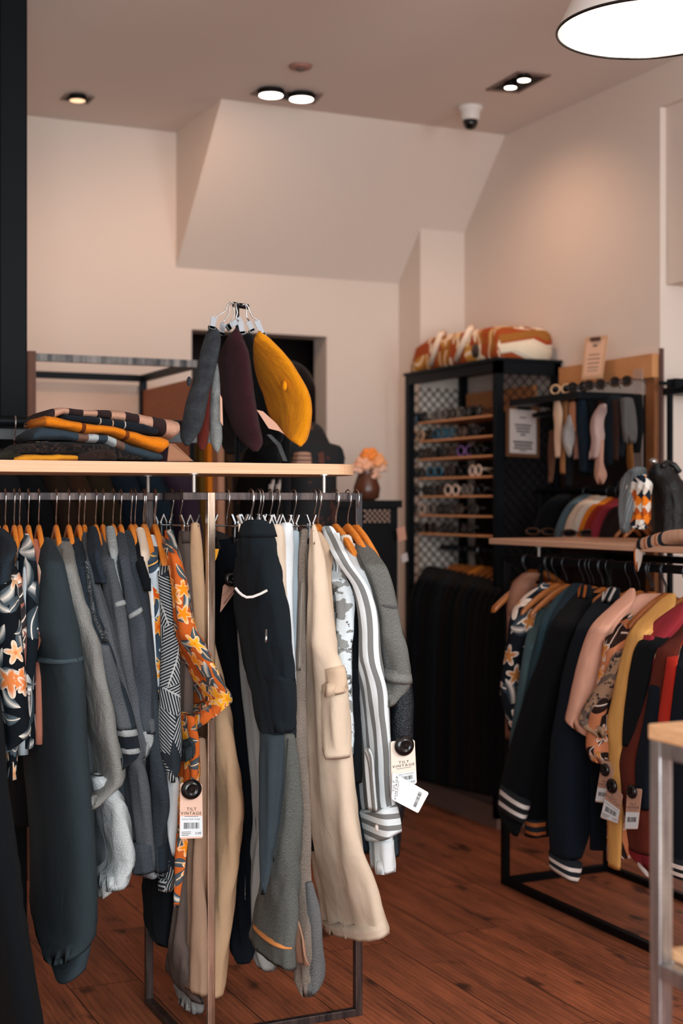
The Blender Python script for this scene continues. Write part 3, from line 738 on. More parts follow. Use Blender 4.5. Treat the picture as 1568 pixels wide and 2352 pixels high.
# alcove rack at far right
q = W(1519, 800, 5.2)
ar = thing('wall_rail', 'thin black rail and bracket in the alcove beyond the wall end', 'rail', (q.x, q.y, 0))
MB().box(q.x-0.006, q.x+0.006, q.y-0.006, q.y+0.006, 0, q.z).build('post', solid('post_brown', C(92, 62, 56), 0.6), ar)
q2 = W(1522, 892, 5.19); MB().box(q2.x, q2.x+0.4, q2.y-0.12, q2.y+0.0, q2.z-0.025, q2.z).build('shelf', M_blk, ar)
q3 = W(1538, 905, 5.1); MB().box(q3.x-0.008, q3.x+0.008, q3.y-0.008, q3.y+0.008, 0.9, q3.z).build('upright', M_blk, ar)
q = W(1549, 893, 5.12)
o = MB().box(q.x-0.02, q.x+0.02, q.y-0.03, q.y+0.02, q.z, q.z+0.035).box(q.x-0.07, q.x-0.02, q.y-0.01, q.y, q.z+0.012, q.z+0.024).build('shelf_bracket', M_blk, None, origin=q); tag(o, 'small black fitting standing on the alcove shelf', 'bracket')
# ================================================================== BACK LEFT FRAME RACK
fl = onV(72, 820, 4.9); zt = fl.z; frx = onV(452, 835, 4.9).x
br_ = thing('frame_rack', 'dark box frame rack with a wooden side by the back wall', 'clothes rack', ((fl.x+frx)/2, 5.2, 0))
s = 0.013
M_patch = steel('worn_bar', C(150, 140, 134), C(30, 34, 40), 0.5, 0.2)
M_bw = wood('brown_post', C(120, 70, 44), C(96, 54, 34), (30, 30, 2), 0.6)
MB().box(fl.x-s, fl.x+s, 4.9-s, 4.9+s, 0, zt+0.02).build('post', M_bw, br_)
for (x, y) in ((frx, 4.9), (frx, 5.56), (fl.x, 5.56)): MB().box(x-s, x+s, y-s, y+s, 0, zt-s).build('post', M_blk, br_)
MB().box(fl.x+s, frx+s, 4.9-s, 4.9+s, zt-s, zt+s).build('top_bar', M_patch, br_)
MB().box(fl.x-s, frx+s, 5.56-s, 5.56+s, zt-s, zt+s).build('top_bar', M_blk, br_)
for x in (fl.x, frx): MB().box(x-s, x+s, 4.9+s, 5.56-s, zt-s, zt+s).build('top_bar', M_blk, br_)
MB().box(frx-0.006, frx+0.006, 4.95, 5.54, 0.1, zt-0.05).build('side_panel', wood('side_ply', C(150, 84, 48), C(168, 98, 58), (30, 1.5, 3), 0.6), br_)
zb = onV(200, 882, 5.6).z
o = MB().box(onV(80, 900, 5.6).x, onV(356, 900, 5.6).x, 5.58, 5.60, 0.3, zb).build('white_panel', solid('panel_white', C(226, 196, 176), 0.7), None, origin=(fl.x+0.4, 5.59, 0.3)); tag(o, 'pale blank panel standing behind the box frame rack', 'panel')
# rear rail with coats behind the front rack
rr = thing('clothes_rail', 'black pipe clothes rail behind the front rack at the left', 'clothes rail', (0.6, 4.1, 0))
zq = onV(40, 968, 4.1).z
MB().tube([(0.1, 4.1, zq), (1.75, 4.1, zq)], 0.016, 12).build('rail', M_blk, rr, smooth=True)
MB().box(0.1, 1.75, 4.13, 4.15, zq-0.05, zq-0.02).build('brace', solid('brace_grey', C(70, 72, 74), 0.4, 0.6), rr)
for x in (0.15, 1.72): MB().tube([(x, 4.1, 0), (x, 4.1, zq)], 0.016, 10).build('post', M_blk, rr, smooth=True)
# ================================================================== COUNTER, VASE
cl = onV(782, 1148, 5.05).x
M_cnt = solid('counter_black', C(16, 16, 18), 0.5)
zc = onV(850, 1149, 5.05).z
ct = thing('counter', 'black counter behind the racks carrying a vase of flowers', 'counter', (cl+0.3, 5.25, 0))
ce = onV(921, 1148, 5.05).x
MB().box(cl, ce, 5.08, 5.5, 0, zc-0.03).build('body', M_cnt, ct); MB().box(cl-0.02, ce+0.005, 5.05, 5.52, zc-0.03, zc).build('worktop', M_cnt, ct)
MB().box(onV(836, 1185, 5.07).x, onV(896, 1185, 5.07).x, 5.074, 5.078, onV(860, 1200, 5.07).z, onV(860, 1171, 5.07).z).build('pale_backing', solid('lattice_back', C(200, 160, 140), 0.8), ct)
x0 = onV(836, 1185, 5.06).x; x1 = onV(896, 1185, 5.06).x
lattice('lattice', (x0, 5.068), (1, 0), x1-x0, onV(860, 1200, 5.06).z, onV(860, 1171, 5.06).z, 0.022, 0.003, M_cnt, ct)
q = onV(842, 1148, 5.2)
vz = thing('flower_vase', 'brown vase of peach flowers on the black counter', 'vase', (q.x, 5.2, zc))
MB().lathe([(0.03, zc), (0.05, zc+0.01), (0.055, zc+0.05), (0.038, zc+0.1), (0.03, zc+0.12), (0.035, zc+0.13), (0.028, zc+0.13), (0.02, zc+0.1)], q.x, 5.2, 24).build('vase', solid('vase_brown', C(92, 52, 36), 0.3), vz, smooth=True)
for (x, y, r, c) in ((835, 1068, 0.05, C(235, 175, 140)), (862, 1060, 0.05, C(240, 165, 110)), (848, 1046, 0.045, C(240, 140, 60)), (870, 1075, 0.038, C(235, 190, 165)), (822, 1078, 0.036, C(235, 185, 160)), (850, 1090, 0.045, C(228, 176, 148))):
    p = W(x, y, onV(x, y, 5.2).x*FW[0]+5.2*FW[1]); b = MB()
    for k in range(16):
        a = k*2.4; rr_ = r*(0.35+0.65*(k/16)); h = 0.6-1.0*k/16
        d = Vector((math.cos(a)*rr_, math.sin(a)*rr_*0.8, r*h)); b.ell(p+d*0.75, r*0.42, r*0.42, r*0.28, 8)
    f_ = b.build('blossom', solid('petal%d' % x, c, 0.8), vz, smooth=True)
    MB().tube([(q.x, 5.2, zc+0.1), (p.x, p.y, p.z-r*0.3)], 0.004, 6).build('stem', solid('stem_green', C(70, 60, 30), 0.8), f_)
# bag on the cabinet
bagm = floral('bag_print', C(166, 76, 38), C(240, 196, 130), C(244, 220, 190), C(250, 230, 205), C(236, 170, 80), C(200, 130, 60), 7.5, 6, 0.5, 0.42, 2)
cols = [(943, 832, 862), (952, 790, 860), (975, 772, 856), (1005, 764, 850), (1060, 755, 842), (1110, 746, 834), (1134, 744, 830), (1142, 750, 828)]
bt = thing('duffel_bag', 'orange and white floral duffel bag lying on top of the cabinet', 'bag', ((cu0+cu1)/2, 5.2, cz+0.012))
Vb, Fb, Ub = slab([(x, a, b_+2) for x, a, b_ in cols], cu0+0.02, 0.26, 24, 0.006, 3, 'u', 10, 0.6)
mk('body', Vb, Fb, bagm, bt, Ub)
for x0, x1 in ((1010, 1062),):
    for off in (0.01,):
        pts = [onU(x0-22, 838, cu0+0.018), onU(x0-10, 800, cu0+0.012), onU(x0, 770, cu0+0.015), onU(x0+10, 764, cu0+0.05)]
        MB().tube(pts, 0.013, 8).build('strap', solid('strap_white', C(240, 214, 190), 0.8), bt, smooth=True)
        pts = [onU(x1-15, 828, cu0+0.018), onU(x1, 790, cu0+0.012), onU(x1+15, 758, cu0+0.015), onU(x1+22, 752, cu0+0.05)]
        MB().tube(pts, 0.013, 8).build('strap', solid('strap_white', C(240, 214, 190), 0.8), bt, smooth=True)
MB().ell(onU(1092, 806, cu0+0.02), 0.012, 0.03, 0.03, 12).build('badge', solid('badge_dark', C(52, 38, 30), 0.5), bt, smooth=True)
for i, (x, y, w, h, c) in enumerate(((922, 1226, 22, 36, C(196, 140, 118)), (929, 1281, 16, 24, C(190, 176, 172)))):
    v = 5.045
    o = MB().quadslab([onV(x-w/2, y-h/2+6, v), onV(x+w/3, y-h/2, v), onV(x+w/2, y+h/2-5, v), onV(x-w/3, y+h/2, v)], (0, 1, 0), 0.001).build('price_tag', solid('tag%d' % i, c, 0.8), None, origin=onV(x, y, v))
    tag(o, ('pinkish blank tag hanging left of the cabinet corner', 'small pale tag below the pinkish one by the cabinet')[i], 'price tag')
# ================================================================== HANGERS
M_hw = wood('hanger_wood', C(214, 118, 36), C(232, 142, 56), (4, 60, 60), 0.35)
M_hwd = wood('hanger_wood_dark', C(150, 84, 36), C(172, 100, 46), (4, 60, 60), 0.35)
HOOK = [(0, -.070), (0, -.052), (-.006, -.036), (-.017, -.018), (-.0195, 0), (-.014, .0125), (-.001, .0178), (.012, .013), (.0185, 0), (.017, -.010)]
def mesh_of(b, name, mats, smooth=True):
    me = bpy.data.meshes.new(name); me.from_pydata(b.V, [], b.F)
    for m in mats: me.materials.append(m)
    me.polygons.foreach_set('material_index', b.M); me.polygons.foreach_set('use_smooth', [smooth]*len(b.F)); me.update(); return me
def arms_mesh(name, mat, half=0.135):
    b = MB(); n = 10; R = []; V = []; Fc = []
    prof = [(-1, -.158), (-.96, -.150), (-.8, -.132), (-.6, -.112), (-.4, -.094), (-.2, -.080), (-.07, -.072), (0, -.070), (.07, -.072), (.2, -.080), (.4, -.094), (.6, -.112), (.8, -.132), (.96, -.150), (1, -.158)]
    for i, (x, z) in enumerate(prof):
        t = abs(x); hh = 0.013-0.004*t; wy = 0.006+0.0015*t
        if t >= 1: hh *= 0.4; wy *= 0.5
        for k in range(n):
            a = 2*math.pi*k/n; c_, s_ = math.cos(a), math.sin(a)
            V.append((x*half, wy*math.copysign(abs(c_)**.6, c_), z-0.011+hh*math.copysign(abs(s_)**.6, s_)))
    for i in range(len(prof)-1):
        for k in range(n): Fc.append((i*n+k, i*n+(k+1) % n, (i+1)*n+(k+1) % n, (i+1)*n+k))
    Fc += [tuple(range(n-1, -1, -1)), tuple((len(prof)-1)*n+k for k in range(n))]
    b.add(V, Fc); return mesh_of(b, name, [mat])
ME_hook = mesh_of(MB().tube([(x, 0, z) for x, z in HOOK], 0.0017, 6), 'hook', [M_chrome])
M_hkd = solid('dull_metal', C(70, 72, 76), 0.3, 1.0)
ME_hookd = mesh_of(MB().tube([(x, 0, z) for x, z in HOOK], 0.0017, 6), 'hook', [M_hkd])
ME_arms = arms_mesh('arms', M_hw); ME_armsd = arms_mesh('arms', M_hwd)
b = MB().tube([(-.135, 0, -.072), (.135, 0, -.072)], 0.0022, 6)
ME_bar = mesh_of(b, 'crossbar', [M_chrome])
b = MB()
for sy in (-1, 1):
    b.add([(-.009, sy*.004, -.066), (.009, sy*.004, -.066), (.009, sy*.0055, -.108), (-.009, sy*.0055, -.108), (-.009, sy*.0055, -.066), (.009, sy*.0055, -.066), (.009, sy*.007, -.108), (-.009, sy*.007, -.108)],
          [(0, 1, 2, 3), (7, 6, 5, 4), (0, 4, 5, 1), (1, 5, 6, 2), (2, 6, 7, 3), (3, 7, 4, 0)], 0)
    b.box(-.0105, .0105, sy*.006-.003, sy*.006+.003, -.116, -.102, 1)
    b.add([(-.007, sy*.004, -.068), (.007, sy*.004, -.068), (.007, sy*.013, -.046), (-.007, sy*.013, -.046), (-.007, sy*.002, -.066), (.007, sy*.002, -.066), (.007, sy*.011, -.044), (-.007, sy*.011, -.044)],
          [(0, 1, 2, 3), (7, 6, 5, 4), (0, 4, 5, 1), (1, 5, 6, 2), (2, 6, 7, 3), (3, 7, 4, 0)], 0)
ME_clip = mesh_of(b, 'clip', [M_chrome, M_blkpl], False)
def hanger(kind, label, u, v, z, axis, group, dx=0.0, yaw=0.0):
    nm = 'clip_hanger' if kind == 'clip' else 'wooden_hanger'
    t = thing(nm, label, 'hanger', (u, v, z), group); t.rotation_euler = (0, 0, (math.pi/2 if axis == 'v' else 0)+yaw)
    def ch(n_, me, loc=(0, 0, 0)):
        o = bpy.data.objects.new(n_, me); COL.objects.link(o); o.parent = t; o.location = loc; return o
    ch('hook', ME_hookd if kind == 'dark' else ME_hook)
    if kind == 'clip':
        ch('crossbar', ME_bar); ch('clip', ME_clip, (-.105+dx, 0, 0)); ch('clip', ME_clip, (.105, 0, 0))
    else: ch('arms', ME_armsd if kind == 'dark' else ME_arms)
    return t
RAILS = {'L': dict(yaw=-0.13, near=3.17, vr=VL, z=ZR, axis='v', group='hangers on the front rack'),
         'R': dict(near=3.02, vr=VR, z=ZR, axis='v', group='hangers on the front rack'),
         'Q': dict(near=2.335, vr=u2, z=ZR2, axis='u', group='hangers on the right rack'),
         'B': dict(near=3.90, vr=4.10, z=zq, axis='v', group='hangers on the rear rail'),
         'K': dict(near=2.90, vr=cu0+0.17, z=1.10, axis='u', group='hangers on the cabinet rail')}
def body(c, axis, vr, v0, ztop, zsh, zhem, b, mat, root, seed=0):
    d, e = AX[axis]; n = 26; rings = []
    Z = [ztop, ztop-0.3*(ztop-zsh), zsh]+[zsh+(zhem-zsh)*k/14 for k in range(1, 15)]
    for i, z in enumerate(Z):
        k = 0.3 if i == 0 else (0.7 if i == 1 else 1.0); h = (vr-v0)*k; bb = b*(0.9+0.3*min(1, i/8))
        ring = []
        for j in range(n):
            th = math.pi+2*math.pi*j/n; cs, sn = math.cos(th), math.sin(th)
            lx = h*math.copysign(abs(cs)**.7, cs); ly = bb*math.copysign(abs(sn)**.7, sn)+0.004*math.sin(lx*52+seed)*min(1, i/6)
            base = (c, vr) if axis == 'v' else (vr, c)
            ring.append(Vector((base[0]+d[0]*lx+e[0]*ly, base[1]+d[1]*lx+e[1]*ly, z+(0.006*math.sin(lx*20+seed) if i == len(Z)-1 else 0))))
        rings.append(ring)
    V = [p for r in rings for p in r]; Fc = []; UV = []
    for i in range(len(rings)-1):
        for j in range(n):
            k = (j+1) % n; Fc.append((i*n+j, (i+1)*n+j, (i+1)*n+k, i*n+k))
            du = (vr-v0)*4/n
            UV.append([(j*du, rings[i][j].z), (j*du, rings[i+1][j].z), ((j+1)*du, rings[i+1][k].z), ((j+1)*du, rings[i][k].z)])
    Fc.append(tuple(range(n))); UV.append([(0, 0)]*n)
    Fc.append(tuple(reversed(range((len(rings)-1)*n, len(rings)*n)))); UV.append([(0, 0)]*n)
    return mk('body', V, Fc, mat, root, UV)
GN = [0]
def G(name, cat, label, short, rail, mat, rows, hem=None, parts=(), hang='wood', main='sleeve', group=None, b=0.03, drop=58, bo=0.085, dz=0.0, hl=None, off=0.0, **kw):
    """one garment on one hanger"""
    R = RAILS[rail]; ax = R['axis']; GN[0] += 1; seed = GN[0]
    neck = (R['vr']-R['near']-off)*0.72 if drop else 0.0
    V, Fc, UV = sheath(rows, R['near']+off, ax, b=b, drop=drop, neck=neck, seed=seed, **kw)
    inf = sheath.info; ci = inf[min(2, len(inf)-1)][0]
    along = ci[0] if ax == 'v' else ci[1]
    loc = (along, R['vr'], R['z']) if ax == 'v' else (R['vr'], along, R['z'])
    t = thing(name, label, cat, loc, group)
    mk(main, V, Fc, mat, t, UV)
    ztop = (inf[0][3]+inf[0][4])/2
    if hem is not None:
        m2 = inf[len(inf)//2]; Yb = R['vr']*1.0
        p = pix((along, R['vr'], 1.0)) if ax == 'v' else pix((R['vr'], along, 1.0))
        zhem = CAMZ-(hem-YH)/F*p[2]
        body(along, ax, R['vr'], R['near']+off+bo, ztop-0.012, ztop-0.085, zhem, min(b, 0.016), mat, t, seed)
    for (pn, pm, pr, po) in parts:
        po = dict(po); nr = R['near']+off+po.pop('off', 0.0); lb = po.pop('label', None)
        V, Fc, UV = sheath(pr, nr, ax, seed=seed+40, **po); o = mk(pn, V, Fc, pm, t, UV)
        if lb: o['label'] = lb
    if hang:
        hanger(hang, f'{"chrome clip hanger" if hang=="clip" else "wooden hanger"} holding {short}' if not hl else hl, loc[0], loc[1], loc[2], ax, R['group'], 0.0, yaw=R.get('yaw', 0)*(0 if hang=='clip' else 1))
    return t
# colours and cloths
K_black = plain('black_cloth', C(14, 18, 22)); K_navy = plain('navy_cloth', C(20, 28, 38)); K_white = plain('white_cloth', C(232, 236, 238), 0.0, 0.9)
K_slate = plain('slate_twill', C(46, 56, 61), 0.05, 0.86); K_greyl = satin('grey_leather', C(124, 124, 120), 0.5)
K_satin = satin('pale_satin', C(186, 192, 192), 0.4)
D_dark = denim('dark_denim', C(34, 42, 50), 0.15); D_grey = denim('grey_denim', C(72, 76, 80), 0.45); D_mid = denim('mid_denim', C(58, 64, 70), 0.35); D_light = denim('light_denim', C(140, 144, 144), 0.5)
D_char = denim('charcoal_denim', C(46, 52, 58), 0.3); D_taupe = denim('taupe_denim', C(120, 108, 98), 0.4)
F_black = floral('black_floral', C(12, 18, 24), C(238, 180, 130), C(226, 130, 70), C(236, 220, 200), C(206, 206, 200), C(90, 104, 112), 9, 12, 0.55, 0.36, 1)
F_peach = floral('peach_floral', C(150, 96, 84), C(240, 196, 164), C(228, 150, 110), C(244, 226, 210), C(222, 212, 202), C(60, 56, 58), 7, 10, 0.3, 0.42, 2)
F_blue = floral('blue_hawaii', C(206, 216, 222), C(238, 130, 36), C(220, 90, 24), C(240, 180, 90), C(36, 48, 66), C(80, 100, 118), 9, 9, 0.6, 0.4, 3)
F_orange = floral('orange_floral', C(196, 94, 36), C(250, 176, 36), C(244, 140, 24), C(250, 206, 160), C(206, 216, 216), C(88, 98, 104), 12, 15, 0.3, 0.42, 4)
F_bw = floral('night_palm_floral', C(16, 24, 30), C(214, 204, 194), C(190, 170, 160), C(240, 230, 220), C(210, 210, 206), C(70, 84, 92), 7, 9, 0.75, 0.36, 5)
PALM = palm('palm_print', C(38, 44, 50), C(176, 178, 176), 12, 58)
K_salmon = plain('salmon_cloth', C(206, 130, 106)); K_pale = plain('ice_cloth', C(196, 208, 214), 0, 0.85); K_cream = plain('cream_cloth', C(228, 206, 184), 0, 0.88)
# ------------------------------------------------------------------ left rail, from the left
G('long_coat', 'coat', 'long black coat hanging at the lower left edge of the photo', 'the long black coat', 'L', K_black,
  [(1330, -90, -50), (1500, -90, -12), (1700, -80, 6), (1836, -80, 16), (1979, -80, 36), (2121, -80, 50), (2246, -80, 71), (2400, -80, 94), (2420, -80, 96)], off=-0.06, main='body', b=0.05, drop=0, amp=0.003, fold=0.002)
G('denim_jacket', 'jacket', 'black denim jacket at the left end of the front rack', 'the black denim jacket at the left end', 'L', D_dark,
  [(1216, -40, 8), (1232, -40, 30), (1258, -42, 35), (1300, -45, 21), (1360, -50, 15), (1450, -55, 6)], hem=1500, b=0.02)
G('hawaiian_shirt', 'shirt', 'black tropical shirt with peach flowers and white leaves, short sleeve at the left edge', 'the black shirt with peach flowers', 'L', F_black,
  [(1288, 0, 30), (1310, -10, 34), (1350, -25, 38), (1450, -25, 46), (1550, -18, 57), (1640, -5, 60), (1690, 2, 70), (1722, 3, 1708, 50), (1738, 5, 1734, 12)], off=-0.02, hem=1760, b=0.035, amp=0.003, fold=0.002)
G('hawaiian_shirt', 'shirt', 'satin shirt with large rose and cream flowers, second from the left edge', 'the rose and cream satin shirt', 'L', F_peach,
  [(1272, 20, 40), (1290, 12, 46), (1330, 12, 48), (1400, 12, 53), (1500, 14, 58), (1560, 14, 60), (1610, 14, 56)], off=0.03, hem=1700, b=0.02, ext=6)
G('shirt', 'shirt', 'ice white shirt squeezed between tropical shirts at the left', 'the ice white shirt', 'L', K_pale,
  [(1240, 40, 56), (1250, 30, 60), (1320, 28, 70), (1380, 28, 67), (1450, 28, 66), (1560, 28, 63), (1620, 28, 60)], off=0.05, hem=1720, b=0.014, ext=4, parts=[('collar', F_bw, [(1240, 38, 58), (1256, 38, 62), (1275, 40, 63)], dict(off=0.17, b=0.022))])
G('hawaiian_shirt', 'shirt', 'dark palm shirt with cream leaves beside the salmon garment', 'the dark palm shirt', 'L', F_bw,
  [(1230, 58, 68), (1245, 50, 74), (1275, 48, 78), (1340, 48, 86), (1390, 48, 89), (1450, 48, 86), (1520, 48, 78), (1600, 48, 66)], off=0.04, hem=1700, b=0.02, ext=6)
G('jumpsuit', 'dress', 'salmon pink garment with a thin hanging strap beside the slate bomber', 'the salmon garment', 'L', K_salmon,
  [(1242, 76, 88), (1256, 66, 92), (1300, 62, 94), (1352, 64, 103), (1366, 64, 104), (1400, 64, 98), (1460, 58, 93), (1520, 54, 74), (1550, 54, 65)], off=0.05, hem=1690, b=0.012, ext=4, main='body', parts=[('strap', plain('strap_cream', C(222, 188, 166)), [(1300, 78, 90), (1330, 84, 98), (1350, 90, 102)], dict(off=-0.006, b=0.003, drop=0))])
G('bomber_jacket', 'jacket', 'slate bomber jacket with a broad sleeve and ribbed cuff', 'the slate bomber jacket', 'L', K_slate,
  [(1238, 98, 116), (1250, 96, 126), (1286, 88, 143), (1330, 84, 156), (1400, 78, 168), (1470, 66, 181), (1543, 50, 187), (1640, 30, 191), (1721, 17, 194), (1829, 18, 201), (1900, 22, 207), (1979, 31, 212), (2068, 46, 215), (2120, 54, 2110, 215), (2180, 68, 2150, 214), (2216, 84, 2170, 211), (2236, 104, 2182, 205)], b=0.05, amp=0.003, fold=0.0015, folds=2,
  parts=[('body', K_slate, [(1300, 100, 140), (1500, 84, 168), (1800, 60, 184), (1980, 64, 190), (2000, 70, 186)], dict(off=0.11, b=0.02)), ('cuff', corduroy('rib_slate', C(44, 60, 68), 0.0035), [(2214, 104, 2166, 205), (2226, 106, 2178, 205), (2250, 116, 2200, 202), (2262, 124, 2215, 200), (2274, 131, 2232, 196)], dict(b=0.034, off=0.012, amp=0.002, fold=0.0)),
         ('shoulder_seam', plain('seam_slate', C(66, 80, 86)), [(1524, 64, 1512, 186), (1527, 64, 1517, 187), (1530, 63, 1521, 188)], dict(b=0.054, off=-0.003, amp=0, fold=0, hem=False))])
G('varsity_jacket', 'jacket', 'grey leather sleeved jacket with a cream striped collar and satin hem', 'the grey leather sleeved jacket', 'L', K_greyl,
  [(1240, 130, 160), (1256, 138, 167), (1278, 140, 170), (1304, 140, 172), (1343, 146, 187), (1400, 152, 204), (1486, 164, 230), (1561, 172, 244), (1632, 178, 257), (1686, 184, 263), (1740, 190, 276), (1796, 196, 283), (1822, 200, 1812, 272), (1848, 204, 1836, 252), (1866, 208, 1858, 222)], off=0.02, hem=1900, b=0.028, ext=12, amp=0.004, fold=0.002,
  parts=[('collar', bands('striped_collar', C(34, 46, 54), [(0.02, 0.006, C(226, 196, 172)), (-0.02, 0.006, C(226, 196, 172)), (0.05, 0.006, C(226, 196, 172))]), [(1239, 131, 158), (1250, 133, 167), (1268, 138, 169)], dict(off=0.15, b=0.03)),
         ('body', K_satin, [(1790, 204, 250), (1822, 205, 271), (1871, 206, 288), (1943, 210, 298), (1993, 212, 304), (2030, 213, 287), (2052, 214, 2046, 284)], dict(off=0.03, b=0.03, amp=0.008, fold=0.004)),
         ('hem_band', plain('hem_cream', C(216, 214, 208)), [(2046, 224, 2006, 284), (2060, 226, 2018, 284), (2074, 228, 2030, 281)], dict(off=0.045, b=0.028, amp=0.003))])
G('denim_jacket', 'jacket', 'dark denim jacket with frayed seams and turned up striped cuffs', 'the frayed dark denim jacket', 'L', D_dark,
  [(1238, 168, 188), (1254, 166, 196), (1280, 168, 198), (1304, 170, 201), (1364, 180, 212), (1418, 190, 223), (1482, 204, 250), (1543, 220, 268), (1632, 250, 298), (1679, 262, 309)], off=0.03, hem=1740, b=0.022, ext=12, hl=None,
  parts=[('sleeve', D_grey, [(1484, 222, 250), (1500, 218, 255), (1543, 228, 270), (1632, 252, 299), (1679, 262, 310)], dict(off=-0.004, b=0.026, ext=8)),
         ('cuff', bands('cuff_dark', C(26, 34, 42), []), [(1676, 262, 310), (1690, 264, 312), (1716, 268, 317), (1733, 272, 319), (1752, 275, 1745, 312), (1772, 279, 1766, 284)], dict(off=-0.006, b=0.03)),
         ('cuff_stripe', D_light, [(1678, 263, 311), (1684, 263, 312), (1692, 264, 313)], dict(off=-0.008, b=0.031, hem=False)),
         ('cuff_stripe', D_light, [(1722, 272, 318), (1727, 272, 319), (1732, 273, 319)], dict(off=-0.009, b=0.031, hem=False)),
         ('frayed_seam', tweed('fray', C(14, 20, 26), C(120, 126, 128), 260), [(1290, 194, 203), (1364, 204, 214), (1420, 214, 225), (1476, 238, 250)], dict(off=-0.008, b=0.006, amp=0.003))])
G('denim_jacket', 'jacket', 'grey denim jacket with a rounded collar right of the frayed one', 'the rounded collar grey denim jacket', 'L', D_grey,
  [(1226, 190, 210), (1238, 190, 216), (1257, 196, 217), (1293, 204, 219), (1343, 212, 229), (1382, 222, 243), (1440, 232, 258), (1500, 244, 272), (1560, 262, 290), (1614, 276, 304), (1660, 284, 314), (1720, 292, 326), (1775, 276, 330), (1811, 282, 337), (1860, 288, 341), (1925, 296, 346), (1960, 298, 350), (2000, 302, 1992, 353), (2012, 306, 2004, 350)], off=0.05, hem=2015, b=0.022, ext=10, amp=0.005,
  parts=[('collar', D_mid, [(1225, 188, 210), (1236, 187, 216), (1262, 194, 218)], dict(off=0.16, b=0.024)), ('cuff', D_mid, [(1944, 297, 350), (1960, 298, 352), (2000, 302, 1992, 355), (2014, 306, 2006, 352)], dict(off=-0.003, b=0.026)),
         ('hem', denim('pale_hem', C(120, 122, 124), 0.3), [(1998, 296, 2000, 352), (2010, 290, 2008, 356), (2032, 284, 2018, 360)], dict(off=0.05, b=0.02, amp=0.004))])
G('tshirt', 'shirt', 'black denim top with a short sleeve showing its hanger tip', 'the short black denim top', 'L', D_dark,
  [(1212, 208, 220), (1226, 207, 226), (1250, 210, 228), (1293, 214, 230), (1320, 222, 240), (1336, 228, 245), (1342, 230, 243)], off=0.03, hem=1500, b=0.016, ext=6, drop=60)
G('denim_jacket', 'jacket', 'washed grey denim jacket with a stitched elbow seam and short cuff', 'the stitched washed denim jacket', 'L', D_grey,
  [(1234, 230, 248), (1246, 228, 255), (1286, 234, 257), (1329, 240, 266), (1400, 252, 286), (1460, 262, 292), (1507, 270, 298), (1560, 282, 306), (1620, 292, 322), (1680, 304, 342), (1712, 316, 348), (1742, 326, 336)], off=0.06, hem=1990, b=0.02, ext=10,
  parts=[('collar', D_mid, [(1233, 230, 249), (1246, 228, 256), (1264, 232, 256)], dict(off=0.16, b=0.022)), ('cuff', D_light, [(1690, 318, 1672, 346), (1706, 322, 1688, 350), (1722, 328, 1704, 351), (1745, 334, 1722, 342)], dict(off=-0.004, b=0.024)),
         ('seam', D_light, [(1388, 250, 1380, 286), (1392, 250, 1384, 287), (1396, 251, 1388, 288)], dict(off=-0.004, b=0.022, hem=False, ext=0))])
G('denim_shirt', 'shirt', 'faded pale grey denim shirt in the middle of the denim row', 'the faded pale denim shirt', 'L', D_light,
  [(1212, 248, 262), (1224, 246, 267), (1257, 254, 268), (1293, 262, 276), (1382, 272, 287), (1471, 280, 292), (1560, 288, 300), (1680, 298, 312), (1760, 316, 334), (1774, 322, 333)], off=0.08, hem=1990, b=0.014, ext=8)
G('denim_jacket', 'jacket', 'charcoal denim jacket with a stitched yoke and two short cuffs', 'the stitched charcoal denim jacket', 'L', D_mid,
  [(1226, 270, 288), (1240, 268, 293), (1270, 274, 295), (1311, 280, 297), (1354, 288, 312), (1400, 292, 326), (1430, 296, 333), (1507, 302, 338), (1560, 308, 345), (1620, 316, 350), (1660, 324, 353), (1686, 340, 356)], off=0.055, hem=1995, b=0.022, ext=12,
  parts=[('collar', D_char, [(1225, 270, 288), (1240, 267, 294), (1262, 272, 295)], dict(off=0.16, b=0.022)), ('cuff', D_grey, [(1655, 334, 354), (1672, 338, 356), (1687, 342, 355)], dict(off=-0.004, b=0.018)),
         ('seam', D_light, [(1416, 290, 1396, 326), (1420, 290, 1400, 328), (1424, 291, 1404, 329)], dict(off=-0.004, b=0.024, hem=False, ext=0))])
G('denim_jacket', 'jacket', 'near black denim jacket with a long sleeve and buttoned cuff', 'the long black denim jacket', 'L', D_char,
  [(1222, 282, 300), (1236, 282, 307), (1262, 288, 310), (1293, 292, 314), (1336, 300, 329), (1370, 308, 339), (1440, 318, 344), (1500, 324, 351), (1579, 332, 358), (1668, 338, 369), (1757, 342, 380), (1854, 344, 387), (1936, 348, 381), (1960, 350, 382), (1998, 354, 385), (2006, 358, 382)], off=0.085, hem=1990, b=0.022, ext=10,
  parts=[('cuff', D_dark, [(1944, 350, 382), (1960, 351, 384), (1998, 355, 386), (2006, 359, 383)], dict(off=-0.003, b=0.022))])
G('tshirt', 'shirt', 'black short sleeved top with its orange hanger tip peeking out', 'the black short sleeved top', 'L', K_black,
  [(1226, 308, 324), (1240, 308, 331), (1266, 314, 332), (1293, 320, 334), (1320, 328, 344), (1350, 336, 351), (1358, 340, 350)], off=0.07, hem=1560, b=0.016, ext=8, drop=70)
G('blouse', 'shirt', 'cream blouse seen as a thin strip before the white shirt', 'the thin cream blouse', 'L', K_cream,
  [(1215, 316, 330), (1230, 318, 336), (1260, 324, 339), (1311, 332, 344), (1360, 338, 348), (1420, 342, 352)], off=0.1, hem=1600, b=0.012, ext=8)
